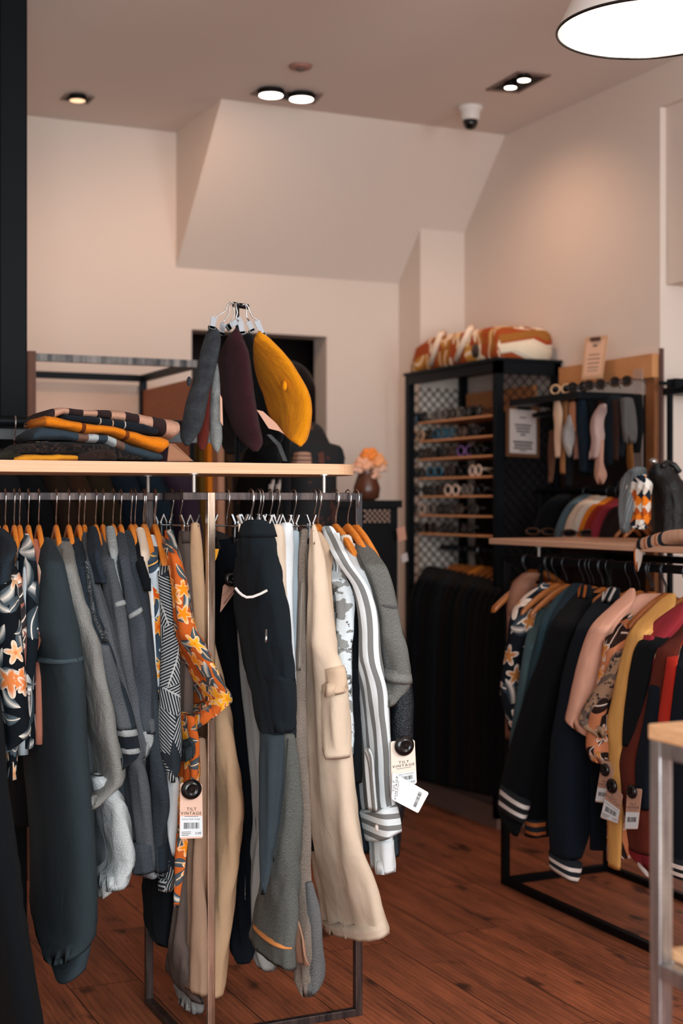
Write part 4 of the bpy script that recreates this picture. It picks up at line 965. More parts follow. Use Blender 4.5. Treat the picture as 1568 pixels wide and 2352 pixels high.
G('shirt', 'shirt', 'long white shirt hanging behind the palm print shirt', 'the long white shirt', 'L', K_white,
  [(1235, 338, 354), (1262, 340, 358), (1320, 342, 360), (1364, 342, 360), (1450, 346, 362), (1560, 354, 370), (1640, 360, 378), (1757, 370, 396), (1800, 376, 408), (1850, 382, 409), (1900, 386, 411), (1940, 392, 413), (1966, 400, 414)], off=0.1, hem=1880, b=0.016, ext=10, hang='wood')
G('hawaiian_shirt', 'shirt', 'white and navy tropical shirt with one orange blossom', 'the white and navy tropical shirt', 'L', F_blue,
  [(1232, 342, 356), (1246, 342, 361), (1290, 346, 362), (1330, 352, 368), (1357, 356, 376), (1420, 358, 378), (1500, 360, 379), (1600, 362, 376)], off=0.09, hem=1800, b=0.016, ext=8)
G('hawaiian_shirt', 'shirt', 'charcoal shirt with a pale grey palm leaf print', 'the palm leaf print shirt', 'L', PALM,
  [(1262, 362, 380), (1276, 364, 389), (1300, 366, 391), (1329, 368, 394), (1400, 374, 404), (1507, 374, 410), (1579, 371, 409), (1668, 368, 411), (1704, 370, 412), (1740, 375, 413), (1775, 388, 413), (1798, 398, 406)], off=0.06, hem=1900, b=0.024, ext=6,
  parts=[('shirt_tail', PALM, [(1900, 372, 402), (1975, 370, 404), (2030, 367, 400), (2050, 372, 392)], dict(off=0.05, b=0.014, ext=4))])
G('hawaiian_shirt', 'shirt', 'orange floral shirt with a wide short sleeve over the steel post', 'the orange floral shirt', 'L', F_orange,
  [(1220, 382, 396), (1232, 382, 401), (1257, 386, 408), (1293, 392, 415), (1346, 398, 430), (1418, 404, 441), (1460, 408, 456), (1500, 409, 476), (1554, 408, 501), (1586, 407, 515), (1608, 407, 1600, 526), (1660, 407, 1612, 528), (1700, 408, 1628, 514), (1722, 410, 1645, 489)], hem=1760, b=0.026, ext=4, amp=0.004, fold=0.002,
  parts=[('cuff', F_orange, [(1664, 406, 1596, 524), (1680, 406, 1604, 528), (1705, 407, 1616, 528), (1722, 410, 1626, 516)], dict(off=-0.006, b=0.034, hem=True, amp=0.003)),
         ('shirt_front', F_orange, [(1650, 405, 448), (1700, 408, 456), (1780, 416, 458), (1860, 414, 446), (1930, 404, 433), (2000, 402, 426), (2060, 400, 416), (2084, 400, 413)], dict(off=0.04, b=0.014)),
         ('cloth_patch', K_slate, [(1718, 413, 1700, 440), (1730, 412, 1706, 448), (1750, 416, 1722, 450), (1757, 420, 1742, 440)], dict(off=0.02, b=0.006, amp=0.002, label='dark cloth patch'))])
G('trousers', 'trousers', 'brown corduroy trousers clipped beside the floral shirt, turned up pale hems', 'the brown corduroy trousers', 'L', corduroy('brown_cord', C(104, 88, 80), 0.0045),
  [(1226, 412, 436), (1250, 410, 436), (1293, 412, 437), (1400, 414, 443), (1600, 412, 440), (1800, 410, 440), (1929, 408, 438), (2050, 404, 432), (2086, 402, 432), (2157, 394, 432), (2211, 387, 436), (2275, 380, 2286, 450), (2294, 383, 2308, 464)], off=0.12, hang='clip', main='legs', drop=0, b=0.02,
  parts=[('hem', denim('hem_pale', C(150, 150, 148), 0.4), [(2290, 394, 464), (2310, 400, 466), (2332, 412, 2330, 464)], dict(off=0.08, b=0.02)), ('waistband', corduroy('brown_cord_d', C(84, 70, 64), 0.0045), [(1224, 411, 437), (1248, 410, 437)], dict(off=-0.002, b=0.022))])
K_khaki = plain('khaki_twill', C(206, 168, 132), 0.05, 0.9); K_khaki2 = plain('khaki_twill_deep', C(172, 140, 116), 0.05, 0.88)
G('trousers', 'trousers', 'tan khaki trousers clipped behind the bright steel post', 'the tan khaki trousers', 'L', K_khaki,
  [(1204, 438, 458), (1240, 436, 464), (1330, 440, 468), (1400, 444, 476), (1493, 448, 491), (1560, 450, 508), (1668, 452, 530), (1739, 454, 537), (1829, 456, 552), (1880, 458, 555), (1946, 460, 546), (1996, 462, 543), (2121, 464, 530), (2264, 466, 519), (2296, 468, 508)], off=0.105, hang='clip', main='legs', drop=0, b=0.03, amp=0.004,
  parts=[('leg', K_khaki2, [(1700, 440, 470), (1850, 438, 472), (1929, 436, 472), (2086, 429, 474), (2200, 426, 474), (2286, 424, 2292, 472)], dict(off=-0.03, b=0.02))])
G('trousers', 'trousers', 'black short trousers with a loose cord behind the corduroy pair', 'the black trousers behind the corduroy pair', 'L', K_black,
  [(1240, 396, 412), (1700, 372, 400), (1950, 350, 396), (2060, 332, 398), (2100, 334, 400), (2155, 340, 398), (2172, 366, 2180, 392)], off=0.2, hang='clip', main='legs', drop=0, b=0.03, ext=4)
# ------------------------------------------------------------------ right frame, from the steel post
K_bkj = denim('black_jeans', C(14, 20, 28), 0.12); K_cargo = plain('black_cargo', C(24, 32, 38), 0.1, 0.8); K_sl2 = plain('slate_cargo', C(56, 66, 72), 0.05, 0.85)
K_grn = denim('washed_black_cargo', C(84, 86, 82), 0.3)
G('jeans', 'trousers', 'black jeans clipped right beside the steel post', 'the black jeans by the post', 'R', K_bkj,
  [(1240, 484, 548), (1300, 482, 556), (1400, 486, 575), (1500, 490, 596), (1650, 494, 600), (1800, 500, 604), (1897, 506, 604), (2050, 512, 594), (2150, 524, 588), (2200, 530, 2206, 580), (2214, 542, 576)], off=0.34, hang='clip', main='legs', drop=0, b=0.03, amp=0.004,
  parts=[('waistband', denim('waist_brown', C(52, 44, 42), 0.2), [(1218, 484, 1236, 532), (1240, 484, 1252, 546), (1262, 485, 1262, 540)], dict(off=0.02, b=0.03))])
G('trousers', 'trousers', 'pale grey trousers showing between two black legs', 'the pale grey trousers', 'R', plain('pale_grey_cloth', C(176, 176, 172), 0, 0.88),
  [(1250, 540, 566), (1500, 552, 586), (1800, 580, 604), (1897, 584, 604), (1990, 570, 606), (2060, 566, 604), (2120, 568, 600), (2200, 580, 622), (2232, 596, 634)], off=0.33, hang='clip', main='legs', drop=0, b=0.026)
G('cargo_trousers', 'trousers', 'black cargo trousers with a pouch pocket, orange stitched hem and slate leg', 'the black cargo trousers', 'R', K_cargo,
  [(1200, 560, 612), (1212, 552, 622), (1240, 548, 630), (1269, 546, 635), (1336, 540, 645), (1403, 540, 656), (1450, 546, 660), (1498, 556, 664), (1543, 566, 670), (1600, 580, 674), (1668, 592, 678), (1700, 602, 674)], hang='clip', main='legs', drop=0, b=0.04, amp=0.006,
  parts=[('waistband', K_cargo, [(1198, 560, 613), (1212, 551, 624), (1234, 548, 631)], dict(off=-0.004, b=0.042)),
         ('pocket', K_cargo, [(1555, 602, 1560, 670), (1570, 601, 1568, 674), (1620, 602, 675), (1668, 604, 1664, 677), (1685, 610, 1680, 676)], dict(off=-0.016, b=0.03, amp=0.006)),
         ('pocket_flap', K_cargo, [(1480, 598, 1470, 664), (1500, 598, 1495, 667), (1545, 601, 1545, 672), (1566, 602, 1566, 673)], dict(off=-0.014, b=0.026, amp=0.005)),
         ('leg', K_sl2, [(1690, 597, 672), (1760, 597, 660), (1842, 597, 648), (1920, 598, 636), (1990, 599, 620), (2056, 600, 607)], dict(off=-0.004, b=0.036, amp=0.003)),
         ('leg', K_grn, [(1690, 648, 676), (1760, 648, 686), (1842, 638, 690), (1920, 628, 689), (1998, 617, 686), (2053, 602, 685), (2100, 594, 684), (2124, 588, 682), (2166, 582, 2180, 674), (2204, 574, 2222, 675), (2212, 578, 2232, 674)], dict(off=-0.014, b=0.032, amp=0.008, fold=0.003)),
         ('side_seam', denim('seam_dark', C(52, 56, 56), 0.2), [(1700, 660, 663), (1800, 655, 658), (1900, 642, 645), (1980, 628, 630)], dict(off=-0.024, b=0.005, amp=0.001)),
         ('orange_stitching', plain('orange_thread', C(214, 138, 78)), [(2163, 583, 2179, 672), (2165, 583, 2181, 672), (2167, 583, 2183, 672)], dict(off=-0.0175, b=0.034, amp=0.0, fold=0, hem=False, label='orange stitching line')),
         ('pocket_zip', M_chrome, [(1462, 610, 614), (1476, 611, 615)], dict(off=-0.02, b=0.003, amp=0))])
G('trousers', 'trousers', 'cream cotton trousers right of the black cargo pair', 'the cream cotton trousers', 'R', K_cream,
  [(1208, 628, 648), (1224, 624, 656), (1300, 634, 657), (1364, 642, 658), (1450, 652, 662), (1530, 658, 666), (1700, 662, 676)], off=0.05, hang='clip', main='legs', drop=0, b=0.02, ext=10)
G('trousers', 'trousers', 'bright white trousers clipped in a narrow fold', 'the bright white trousers', 'R', K_white,
  [(1204, 652, 670), (1250, 650, 670), (1300, 650, 668), (1356, 654, 667), (1420, 658, 668), (1600, 664, 676)], off=0.06, hang='clip', main='legs', drop=0, b=0.016, ext=8)
G('trousers', 'trousers', 'ice blue trousers clipped in a narrow fold beside the white ones', 'the ice blue trousers', 'R', plain('ice_blue', C(168, 180, 188), 0, 0.86),
  [(1222, 670, 687), (1250, 668, 688), (1330, 668, 686), (1400, 672, 686), (1600, 676, 688)], off=0.07, hang='clip', main='legs', drop=0, b=0.016, ext=8)
G('jeans', 'trousers', 'taupe jeans with a laced side and a rounded faded hem', 'the laced taupe jeans', 'R', D_taupe,
  [(1218, 690, 707), (1250, 686, 706), (1320, 684, 706), (1400, 682, 708), (1500, 680, 708), (1600, 678, 706), (1750, 680, 710), (1900, 682, 714), (2000, 684, 712), (2040, 684, 716), (2103, 682, 730), (2170, 674, 736), (2238, 670, 742), (2270, 680, 732), (2290, 698, 716)], off=0.06, hang='clip', main='legs', drop=0, b=0.03, amp=0.006,
  parts=[('side_lacing', corduroy('lacing', C(150, 138, 126), 0.006), [(1340, 690, 700), (1450, 688, 700), (1540, 686, 694)], dict(off=-0.01, b=0.006, amp=0.001)), ('lining', plain('tan_lining', C(186, 142, 116)), [(2111, 676, 684), (2160, 676, 694), (2224, 674, 2218, 708)], dict(off=-0.02, b=0.004, hem=False)),
         ('leg_back', denim('grey_leg', C(92, 92, 92), 0.4), [(2030, 700, 718), (2100, 700, 732), (2180, 700, 738), (2240, 696, 744), (2278, 694, 732), (2290, 700, 716)], dict(off=-0.008, b=0.028, amp=0.006))])
K_beige = plain('beige_cotton', C(226, 204, 180), 0.05, 0.92)
G('cargo_trousers', 'trousers', 'beige cargo trousers with a flapped thigh pocket and wide leg', 'the beige cargo trousers', 'R', K_beige,
  [(1208, 716, 724), (1221, 710, 728), (1277, 708, 740), (1316, 707, 746), (1368, 708, 754), (1418, 706, 761), (1498, 703, 777), (1571, 699, 793), (1640, 702, 797), (1721, 706, 800), (1829, 710, 809), (1905, 710, 822), (1971, 712, 834), (2031, 719, 852), (2086, 728, 868), (2120, 734, 878), (2160, 738, 2140, 885), (2206, 746, 2150, 884)], hang='clip', main='legs', drop=0, b=0.035, amp=0.006, fold=0.006, folds=1.5,
  parts=[('pocket', K_beige, [(1592, 728, 796), (1640, 730, 799), (1700, 734, 801), (1746, 745, 1742, 802)], dict(off=-0.012, b=0.03, amp=0.003)),
         ('pocket_flap', plain('beige_flap', C(220, 192, 164), 0.05, 0.9), [(1546, 712, 1532, 788), (1560, 715, 1552, 792), (1585, 724, 1580, 794), (1602, 744, 1592, 794)], dict(off=-0.02, b=0.026, amp=0.003)),
         ('hem', K_beige, [(2186, 742, 2122, 879), (2196, 744, 2134, 884), (2208, 747, 2151, 885)], dict(off=-0.004, b=0.037, amp=0.003)),
         ('belt_loop', K_beige, [(1222, 716, 722), (1250, 716, 722)], dict(off=-0.01, b=0.006, amp=0))])
G('overshirt', 'shirt', 'beige garment with an open flap behind the cargo trousers', 'the beige garment with the open flap', 'R', plain('beige_flap2', C(206, 176, 148)),
  [(1225, 722, 738), (1250, 724, 752), (1268, 726, 762), (1285, 734, 760), (1330, 738, 756), (1480, 752, 772)], off=0.05, hang='clip', main='body', drop=0, b=0.016, ext=8)
G('shirt', 'shirt', 'dark teal shirt between the beige cargo trousers and the marbled blouse', 'the dark teal shirt', 'R', K_navy,
  [(1262, 742, 756), (1300, 746, 776), (1340, 750, 786), (1400, 756, 790), (1500, 764, 792), (1650, 778, 806), (1760, 786, 816), (1900, 796, 830), (1958, 812, 848)], off=0.1, hem=1950, b=0.016, ext=8)
G('blouse', 'shirt', 'grey and white marbled satin blouse beside the striped shirt', 'the marbled satin blouse', 'R', camo('marble_satin', C(214, 222, 226), C(140, 142, 140), C(92, 92, 90), 20, 0.35),
  [(1276, 750, 766), (1293, 752, 777), (1328, 764, 800), (1356, 768, 808), (1380, 770, 812), (1435, 770, 811), (1474, 772, 810), (1514, 780, 810), (1579, 786, 809), (1614, 790, 811), (1680, 798, 813), (1736, 803, 812)], off=0.035, hem=1800, b=0.022, ext=6, amp=0.007)
G('shirt', 'shirt', 'black shirt seen as a strip left of the striped shirt', 'the black strip of shirt', 'R', K_black,
  [(1300, 790, 806), (1340, 796, 818), (1400, 800, 828), (1500, 802, 828), (1600, 804, 828), (1700, 808, 828), (1800, 812, 830)], off=0.06, hem=1950, b=0.014, ext=10)
ST = stripes('grey_stripes', C(232, 238, 240), C(124, 124, 122), 0.030, 0.52)
G('striped_shirt', 'shirt', 'white shirt with wide grey vertical stripes and a long buttoned sleeve', 'the grey and white striped shirt', 'R', ST,
  [(1216, 742, 766), (1237, 748, 780), (1262, 758, 790), (1285, 772, 800), (1324, 800, 828), (1344, 814, 844), (1395, 824, 862), (1440, 826, 868), (1498, 826, 870), (1579, 823, 884), (1632, 819, 890), (1704, 814, 895), (1775, 806, 898), (1830, 808, 900), (1850, 812, 902), (1880, 822, 1856, 904)], hem=1890, b=0.026, ext=2, amp=0.004, fold=0.002,
  parts=[('cuff', stripes('grey_stripes_h', C(232, 238, 240), C(128, 128, 126), 0.028, 0.55, True), [(1886, 823, 1850, 903), (1892, 826, 1858, 907), (1915, 832, 1880, 911), (1936, 838, 1900, 915), (1950, 843, 1914, 916)], dict(off=-0.004, b=0.028, amp=0.001, fold=0, pw=0.5)),
         ('placket', stripes('placket_st', C(222, 228, 230), C(128, 128, 126), 0.018, 0.6), [(1724, 838, 850), (1740, 838, 858), (1800, 842, 862), (1866, 848, 868)], dict(off=-0.012, b=0.006, amp=0.001)),
         ('collar', ST, [(1212, 740, 764), (1226, 742, 776), (1252, 750, 782)], dict(off=0.15, b=0.03)), ('button', solid('pearl', C(214, 200, 192), 0.25), [(1899, 860, 868), (1903, 860, 868), (1907, 861, 867)], dict(off=-0.008, b=0.004, amp=0, hem=False))])
G('shirt', 'shirt', 'cream white shirt with an upright collar and a white cuff below the striped one', 'the cream white shirt', 'R', K_white,
  [(1250, 792, 812), (1277, 800, 820), (1300, 810, 834), (1324, 826, 851), (1350, 838, 860), (1376, 844, 867), (1440, 850, 872), (1498, 852, 876), (1600, 856, 886), (1750, 860, 894), (1850, 860, 898), (1932, 856, 902), (1990, 860, 904), (2012, 862, 2004, 908)], off=0.04, hem=1980, b=0.018, ext=6, amp=0.003,
  parts=[('collar', plain('collar_cream', C(236, 222, 206)), [(1232, 780, 806), (1242, 779, 810), (1262, 784, 814), (1276, 792, 818)], dict(off=0.13, b=0.028)), ('cuff', K_white, [(1934, 857, 903), (1980, 862, 905), (2006, 863, 2000, 908), (2012, 866, 2006, 904)], dict(off=-0.006, b=0.02, amp=0.001))])
G('tshirt', 'shirt', 'washed grey tee with a dropped short sleeve at the right end of the front rack', 'the washed grey tee', 'R', denim('grey_jersey', C(104, 104, 100), 0.25),
  [(1246, 824, 838), (1256, 816, 852), (1273, 820, 867), (1304, 834, 890), (1348, 854, 903), (1395, 866, 913), (1420, 872, 918), (1471, 874, 929), (1520, 872, 938), (1557, 869, 943), (1572, 870, 1574, 944), (1590, 871, 1584, 938), (1610, 874, 1600, 922), (1626, 888, 1622, 906)], hem=1900, b=0.03, ext=4, amp=0.004, fold=0.003,
  parts=[('sleeve_hem', denim('grey_jersey2', C(120, 120, 116), 0.2), [(1548, 869, 1552, 942), (1556, 869, 1564, 944), (1566, 870, 1574, 944)], dict(off=-0.004, b=0.034, amp=0.002)), ('shoulder_seam', denim('grey_jersey3', C(86, 86, 84), 0.1), [(1386, 868, 1394, 912), (1390, 868, 1398, 913)], dict(off=-0.003, b=0.031, amp=0.001, hem=False, ext=0))])
G('jacket', 'jacket', 'blue black coated jacket hanging below the grey tee at the right end', 'the blue black coated jacket', 'R', satin('coated_black', C(12, 20, 28), 0.35),
  [(1330, 870, 886), (1400, 874, 906), (1500, 884, 936), (1580, 890, 944), (1612, 892, 947), (1700, 894, 947), (1780, 888, 942), (1900, 880, 920), (1968, 888, 916)], off=0.07, hem=1950, b=0.03, ext=8, drop=0,
  parts=[('cuff', K_slate, [(1900, 886, 912), (1940, 888, 914), (1970, 892, 915)], dict(off=-0.003, b=0.022))])
# white drawcord and paper tag at the front of the black jeans
pts = [onV(x, y, 2.995) for x, y in ((540, 1350), (548, 1360), (556, 1367), (566, 1372), (580, 1371), (598, 1364), (613, 1356))]
o = MB().tube(pts, 0.0032, 8).build('drawcord', plain('cord_white', C(222, 216, 210)), None, smooth=True, origin=pts[3]); tag(o, 'short white rope drawcord across the front of the black cargo trousers', 'cord')
# ================================================================== SCARVES ON THE FRONT BOARD
def scarf(label, cols, mat, v=3.275, depth=0.2, name='folded_scarf', cat='scarf', seed=0, grp='folded scarves on the front board', lift=0.0, axis='v'):
    V, Fc, UV = slab(cols, v, depth, 26, 0.0035, seed, axis, 8)
    o = mk(name, V, Fc, mat, None, UV, origin=V[0]); tag(o, label, cat, grp); return o
scarf('brown and cream checked wool scarf on top of the folded stack', [(106, 960, 974), (112, 944, 970), (126, 936, 960), (147, 934, 951), (217, 940, 961), (284, 943, 967), (346, 952, 985), (381, 959, 1003), (402, 962, 1008), (414, 966, 996)],
      check('brown_check', (C(46, 30, 30), C(196, 150, 126), C(40, 26, 28), C(186, 140, 118)), 0.068), seed=1, depth=0.24)
scarf('navy tartan scarf between the checked scarf and the orange one', [(150, 947, 964), (180, 950, 970), (230, 956, 977), (290, 964, 988), (330, 970, 996), (364, 982, 1000)],
      bands('navy_tartan', C(18, 28, 38), [(0.085, 0.0015, C(190, 180, 170)), (0.115, 0.0015, C(190, 150, 120)), (0.145, 0.0015, C(190, 180, 170))]), seed=2, v=3.272)
scarf('bright orange wool scarf with two brown stripes in the stack', [(106, 958, 976), (114, 953, 979), (160, 962, 986), (205, 970, 993), (264, 977, 996), (302, 987, 1011), (352, 999, 1031), (378, 1003, 1038), (388, 1008, 1028)],
      bands('orange_wool', C(244, 138, 18), [(0.092, 0.005, C(110, 50, 14)), (0.198, 0.005, C(130, 62, 16))]), v=3.265, seed=3)
scarf('slate blue wool scarf with brown and pale squares under the orange scarf', [(78, 992, 1010), (97, 979, 1009), (147, 984, 1008), (194, 993, 1014), (250, 998, 1018), (279, 1009, 1032), (302, 1020, 1044), (350, 1036, 1059), (374, 1042, 1058)],
      bands('slate_wool', C(50, 66, 78), [(0.122, 0.012, C(120, 88, 74)), (0.146, 0.012, C(176, 184, 186)), (0.191, 0.011, C(176, 184, 186)), (0.213, 0.011, C(112, 84, 72))]), seed=4, v=3.27)
scarf('black speckled knit under the slate blue scarf', [(36, 1030, 1044), (60, 1016, 1042), (110, 1011, 1044), (180, 1011, 1046), (240, 1016, 1050), (290, 1032, 1059), (328, 1050, 1060)], tweed('black_speckle', C(12, 12, 14), C(64, 48, 40), 120), seed=5, v=3.285)
scarf('dark brown rolled knit lying right of the yellow one', [(179, 1044, 1060), (210, 1032, 1060), (250, 1026, 1060), (268, 1038, 1060)], tweed('brown_knit', C(34, 22, 18), C(58, 38, 30), 300), seed=6, v=3.268)
scarf('yellow ribbed knit at the bottom of the stack on the board', [(38, 1048, 1060), (62, 1043, 1060), (120, 1043, 1060), (179, 1043, 1060)], corduroy('yellow_rib', C(240, 160, 24), 0.003), seed=7, v=3.266)
scarf('dark olive knit at the left end of the board', [(-30, 1046, 1060), (10, 1036, 1060), (42, 1030, 1060), (52, 1042, 1058)], tweed('olive_knit', C(24, 24, 16), C(52, 46, 30), 260), seed=8, v=3.29)
q = [onV(388, 1018, 3.31), onV(402, 1020, 3.33), onV(444, 1059, 3.31), onV(384, 1059, 3.29)]
o = MB().quadslab(q, (0, 1, 0), 0.002).build('paper_tag', solid('kraft_paper', C(150, 104, 76), 0.8), None, origin=q[0]); tag(o, 'brown kraft paper tag sticking out right of the scarf stack', 'tag')
# ================================================================== BERET STAND
ZT = ZB1
pq = onV(545, 700, 3.47)
st = thing('hat_stand', 'slim black hat stand on the front board holding berets', 'hat stand', (pq.x, 3.47, ZT))
MB().lathe([(0.045, ZT), (0.045, ZT+0.006), (0.006, ZT+0.01), (0.005, pq.z-0.01), (0.005, pq.z)], pq.x, 3.47, 20).build('pole', M_blk, st, smooth=True)
MB().tube([(pq.x-0.012, 3.47, pq.z), (pq.x+0.03, 3.47, pq.z-0.004)], 0.007, 10).build('top_ring', M_blk, st, smooth=True)
def beret(label, rows, mat, near, b=0.03, nub=None, amax=0.19, seed=0):
    V, Fc, UV = sheath(rows, near, 'v', b=b, pw=0.95, amax=amax, amp=0.003, fold=0.0, seed=seed, hem=False, step=5, n=36, bfn=lambda t: b*(0.25+0.75*math.sin(math.pi*min(1, max(0, 0.08+0.86*t)))**0.6))
    z = onV(rows[0][1], rows[0][0], near)
    t = thing('beret', label, 'beret', z, 'berets on the hat stand')
    mk('crown', V, Fc, mat, t, UV)
    if nub:
        (x, y) = nub; p = onV(x, y, near+0.03); MB().ell(p, 0.006, 0.01, 0.013, 10).build('stalk', mat, t, smooth=True)
def felt(n, a, b_): return tweed(n, a, b_, 420)
BER = [('mustard yellow felt beret at the right of the hat stand', [(763, 592, 600), (768, 585, 612), (786, 581, 632), (806, 582, 650), (828, 583, 668), (862, 592, 688), (890, 604, 704), (915, 610, 713), (940, 616, 715), (960, 627, 714), (985, 644, 711), (1005, 661, 706), (1018, 675, 700), (1023, 684, 693)], felt('mustard_felt', C(226, 140, 8), C(240, 158, 22)), 3.33, 0.034, (653, 886)),
  ('maroon felt beret in the middle of the hat stand', [(757, 537, 549), (770, 524, 556), (786, 512, 562), (806, 503, 569), (830, 499, 573), (860, 501, 577), (900, 508, 582), (940, 520, 588), (975, 532, 594), (1000, 545, 600), (1020, 562, 603), (1034, 578, 594)], felt('maroon_felt', C(48, 20, 26), C(62, 28, 34)), 3.35, 0.03, None),
  ('charcoal tweed beret at the left of the hat stand', [(746, 485, 491), (756, 477, 502), (768, 471, 506), (780, 467, 507), (806, 459, 503), (834, 454, 498), (868, 446, 489), (900, 434, 481), (930, 426, 476), (965, 419, 469), (990, 413, 460), (1010, 416, 446), (1021, 424, 436)], tweed('charcoal_tweed', C(38, 40, 44), C(80, 84, 90), 480), 3.38, 0.03, (434, 876)),
  ('brick red beret mostly hidden behind the charcoal one', [(870, 478, 486), (890, 474, 484), (960, 460, 482), (1000, 452, 480), (1024, 452, 476), (1032, 459, 468)], felt('brick_felt', C(96, 32, 24), C(112, 42, 32)), 3.44, 0.02, None),
  ('pale grey tweed beret between charcoal and maroon ones', [(835, 492, 500), (851, 490, 503), (893, 485, 506), (940, 482, 508), (975, 482, 509), (1010, 483, 510), (1028, 488, 507), (1037, 495, 501)], tweed('pale_tweed', C(120, 124, 124), C(184, 182, 176), 480), 3.43, 0.022, None),
  ('black beret behind the mustard one on the hat stand', [(768, 560, 580), (800, 562, 594), (860, 570, 606), (930, 576, 628), (975, 580, 640), (1005, 590, 652), (1022, 605, 640)], felt('black_felt', C(10, 13, 17), C(18, 22, 26)), 3.63, 0.026, None),
  ('black beret below the maroon one on the hat stand', [(860, 505, 520), (930, 506, 540), (990, 507, 566), (1020, 510, 576), (1038, 520, 560)], felt('black_felt2', C(10, 12, 16), C(17, 20, 24)), 3.60, 0.026, None)]
for i, (lb, rows, m, nr, b_, nub) in enumerate(BER): beret(lb, rows, m, nr, b_, nub, seed=i)
def wireclip(label, path, c0, c1, v, g='clip hangers on the hat stand'):
    P = [onV(x, y, v) for x, y in path]
    t = thing('clip_hanger', label, 'hanger', P[0], g)
    MB().tube(P, 0.0017, 6).build('wire', M_chrome, t, smooth=True)
    A = onV(*c0, v-0.008); B = onV(*c1, v-0.008); d = (B-A); w = Vector((d.z, 0, -d.x)).normalized()*0.0065
    MB().quadslab([A-w*1.2, A+w*1.2, B+w, B-w], (0.25, 1, 0.15), 0.006).build('clip', solid('clip_metal', (0.22, 0.22, 0.23, 1), 0.42, 1.0), t)
    q0 = A+d*0.82; q1 = A+d*1.08; w *= 1.35
    MB().quadslab([q0-w, q0+w, q1+w, q1-w], (0, 1, 0), 0.008).build('clip_pad', M_blkpl, t)
for lb, pth, a, b_, v in (('chrome clip hanger holding the mustard beret', [(556, 702), (562, 697), (568, 702), (574, 716), (578, 727), (590, 734), (592, 742)], (589, 736), (605, 772), 3.36),
  ('chrome clip hanger holding the maroon beret', [(550, 700), (546, 694), (541, 700), (545, 718), (542, 730), (550, 742)], (552, 738), (557, 766), 3.37),
  ('chrome clip hanger holding the charcoal beret', [(536, 700), (530, 693), (522, 700), (516, 716), (500, 724), (494, 734)], (492, 727), (487, 754), 3.38),
  ('chrome clip hanger holding the pale grey beret', [(540, 700), (533, 695), (526, 704), (525, 722), (516, 735), (510, 745)], (513, 742), (508, 768), 3.43),
  ('chrome clip hanger holding the black beret behind the mustard one', [(560, 703), (564, 698), (566, 712), (566, 728), (574, 740)], (570, 738), (580, 760), 3.45),
  ('brass coloured clip hanger lying across the stand', [(544, 702), (540, 697), (536, 708), (538, 724), (530, 738), (524, 750)], (554, 732), (524, 752), 3.46)):
    wireclip(lb, pth, a, b_, v)
for i, (pp, lb, m) in enumerate((([(589, 941), (604, 945), (634, 972), (654, 998), (640, 990), (617, 984)], 'pinkish price label tucked behind the mustard beret', solid('label_pink', C(206, 158, 134), 0.8)),
   ([(505, 905), (510, 915), (512, 978), (506, 968)], 'pinkish price label edge between two berets', solid('label_pink', C(206, 158, 134), 0.8)),
   ([(612, 998), (622, 998), (645, 1020), (660, 1059), (650, 1059), (636, 1024)], 'dark grey care strip hanging below the berets', solid('strip_grey', C(52, 54, 56), 0.7)))):
    P = [onV(x, y, 3.40) for x, y in pp]
    o = MB().quadslab(P, (0, 1, 0), 0.0012).build('price_label', m, None, origin=P[0]); tag(o, lb, 'label')
# ================================================================== PRICE TAGS
_tx = {}
def text_mesh(s):
    if s not in _tx:
        cu = bpy.data.curves.new('lettering', 'FONT'); cu.body = s; cu.resolution_u = 2; cu.space_character = 1.25 if s.isupper() else 1.0
        ob = bpy.data.objects.new('lettering', cu); COL.objects.link(ob)
        dg = bpy.context.evaluated_depsgraph_get(); me = bpy.data.meshes.new_from_object(ob.evaluated_get(dg))
        V = [v.co.copy() for v in me.vertices]; Fc = [tuple(p.vertices) for p in me.polygons]
        x0 = min(v.x for v in V); x1 = max(v.x for v in V); y0 = min(v.y for v in V); y1 = max(v.y for v in V)
        _tx[s] = ([((v.x-x0)/(x1-x0), (v.y-y0)/(y1-y0)) for v in V], Fc)
        bpy.data.objects.remove(ob); bpy.data.meshes.remove(me)
    return _tx[s]
M_tagp = solid('tag_card', C(226, 186, 164), 0.7); M_tagw = solid('tag_sticker', C(222, 226, 228), 0.6); M_ink = solid('tag_ink', C(42, 36, 38), 0.8); M_ink2 = solid('tag_ink_soft', C(120, 108, 104), 0.8)
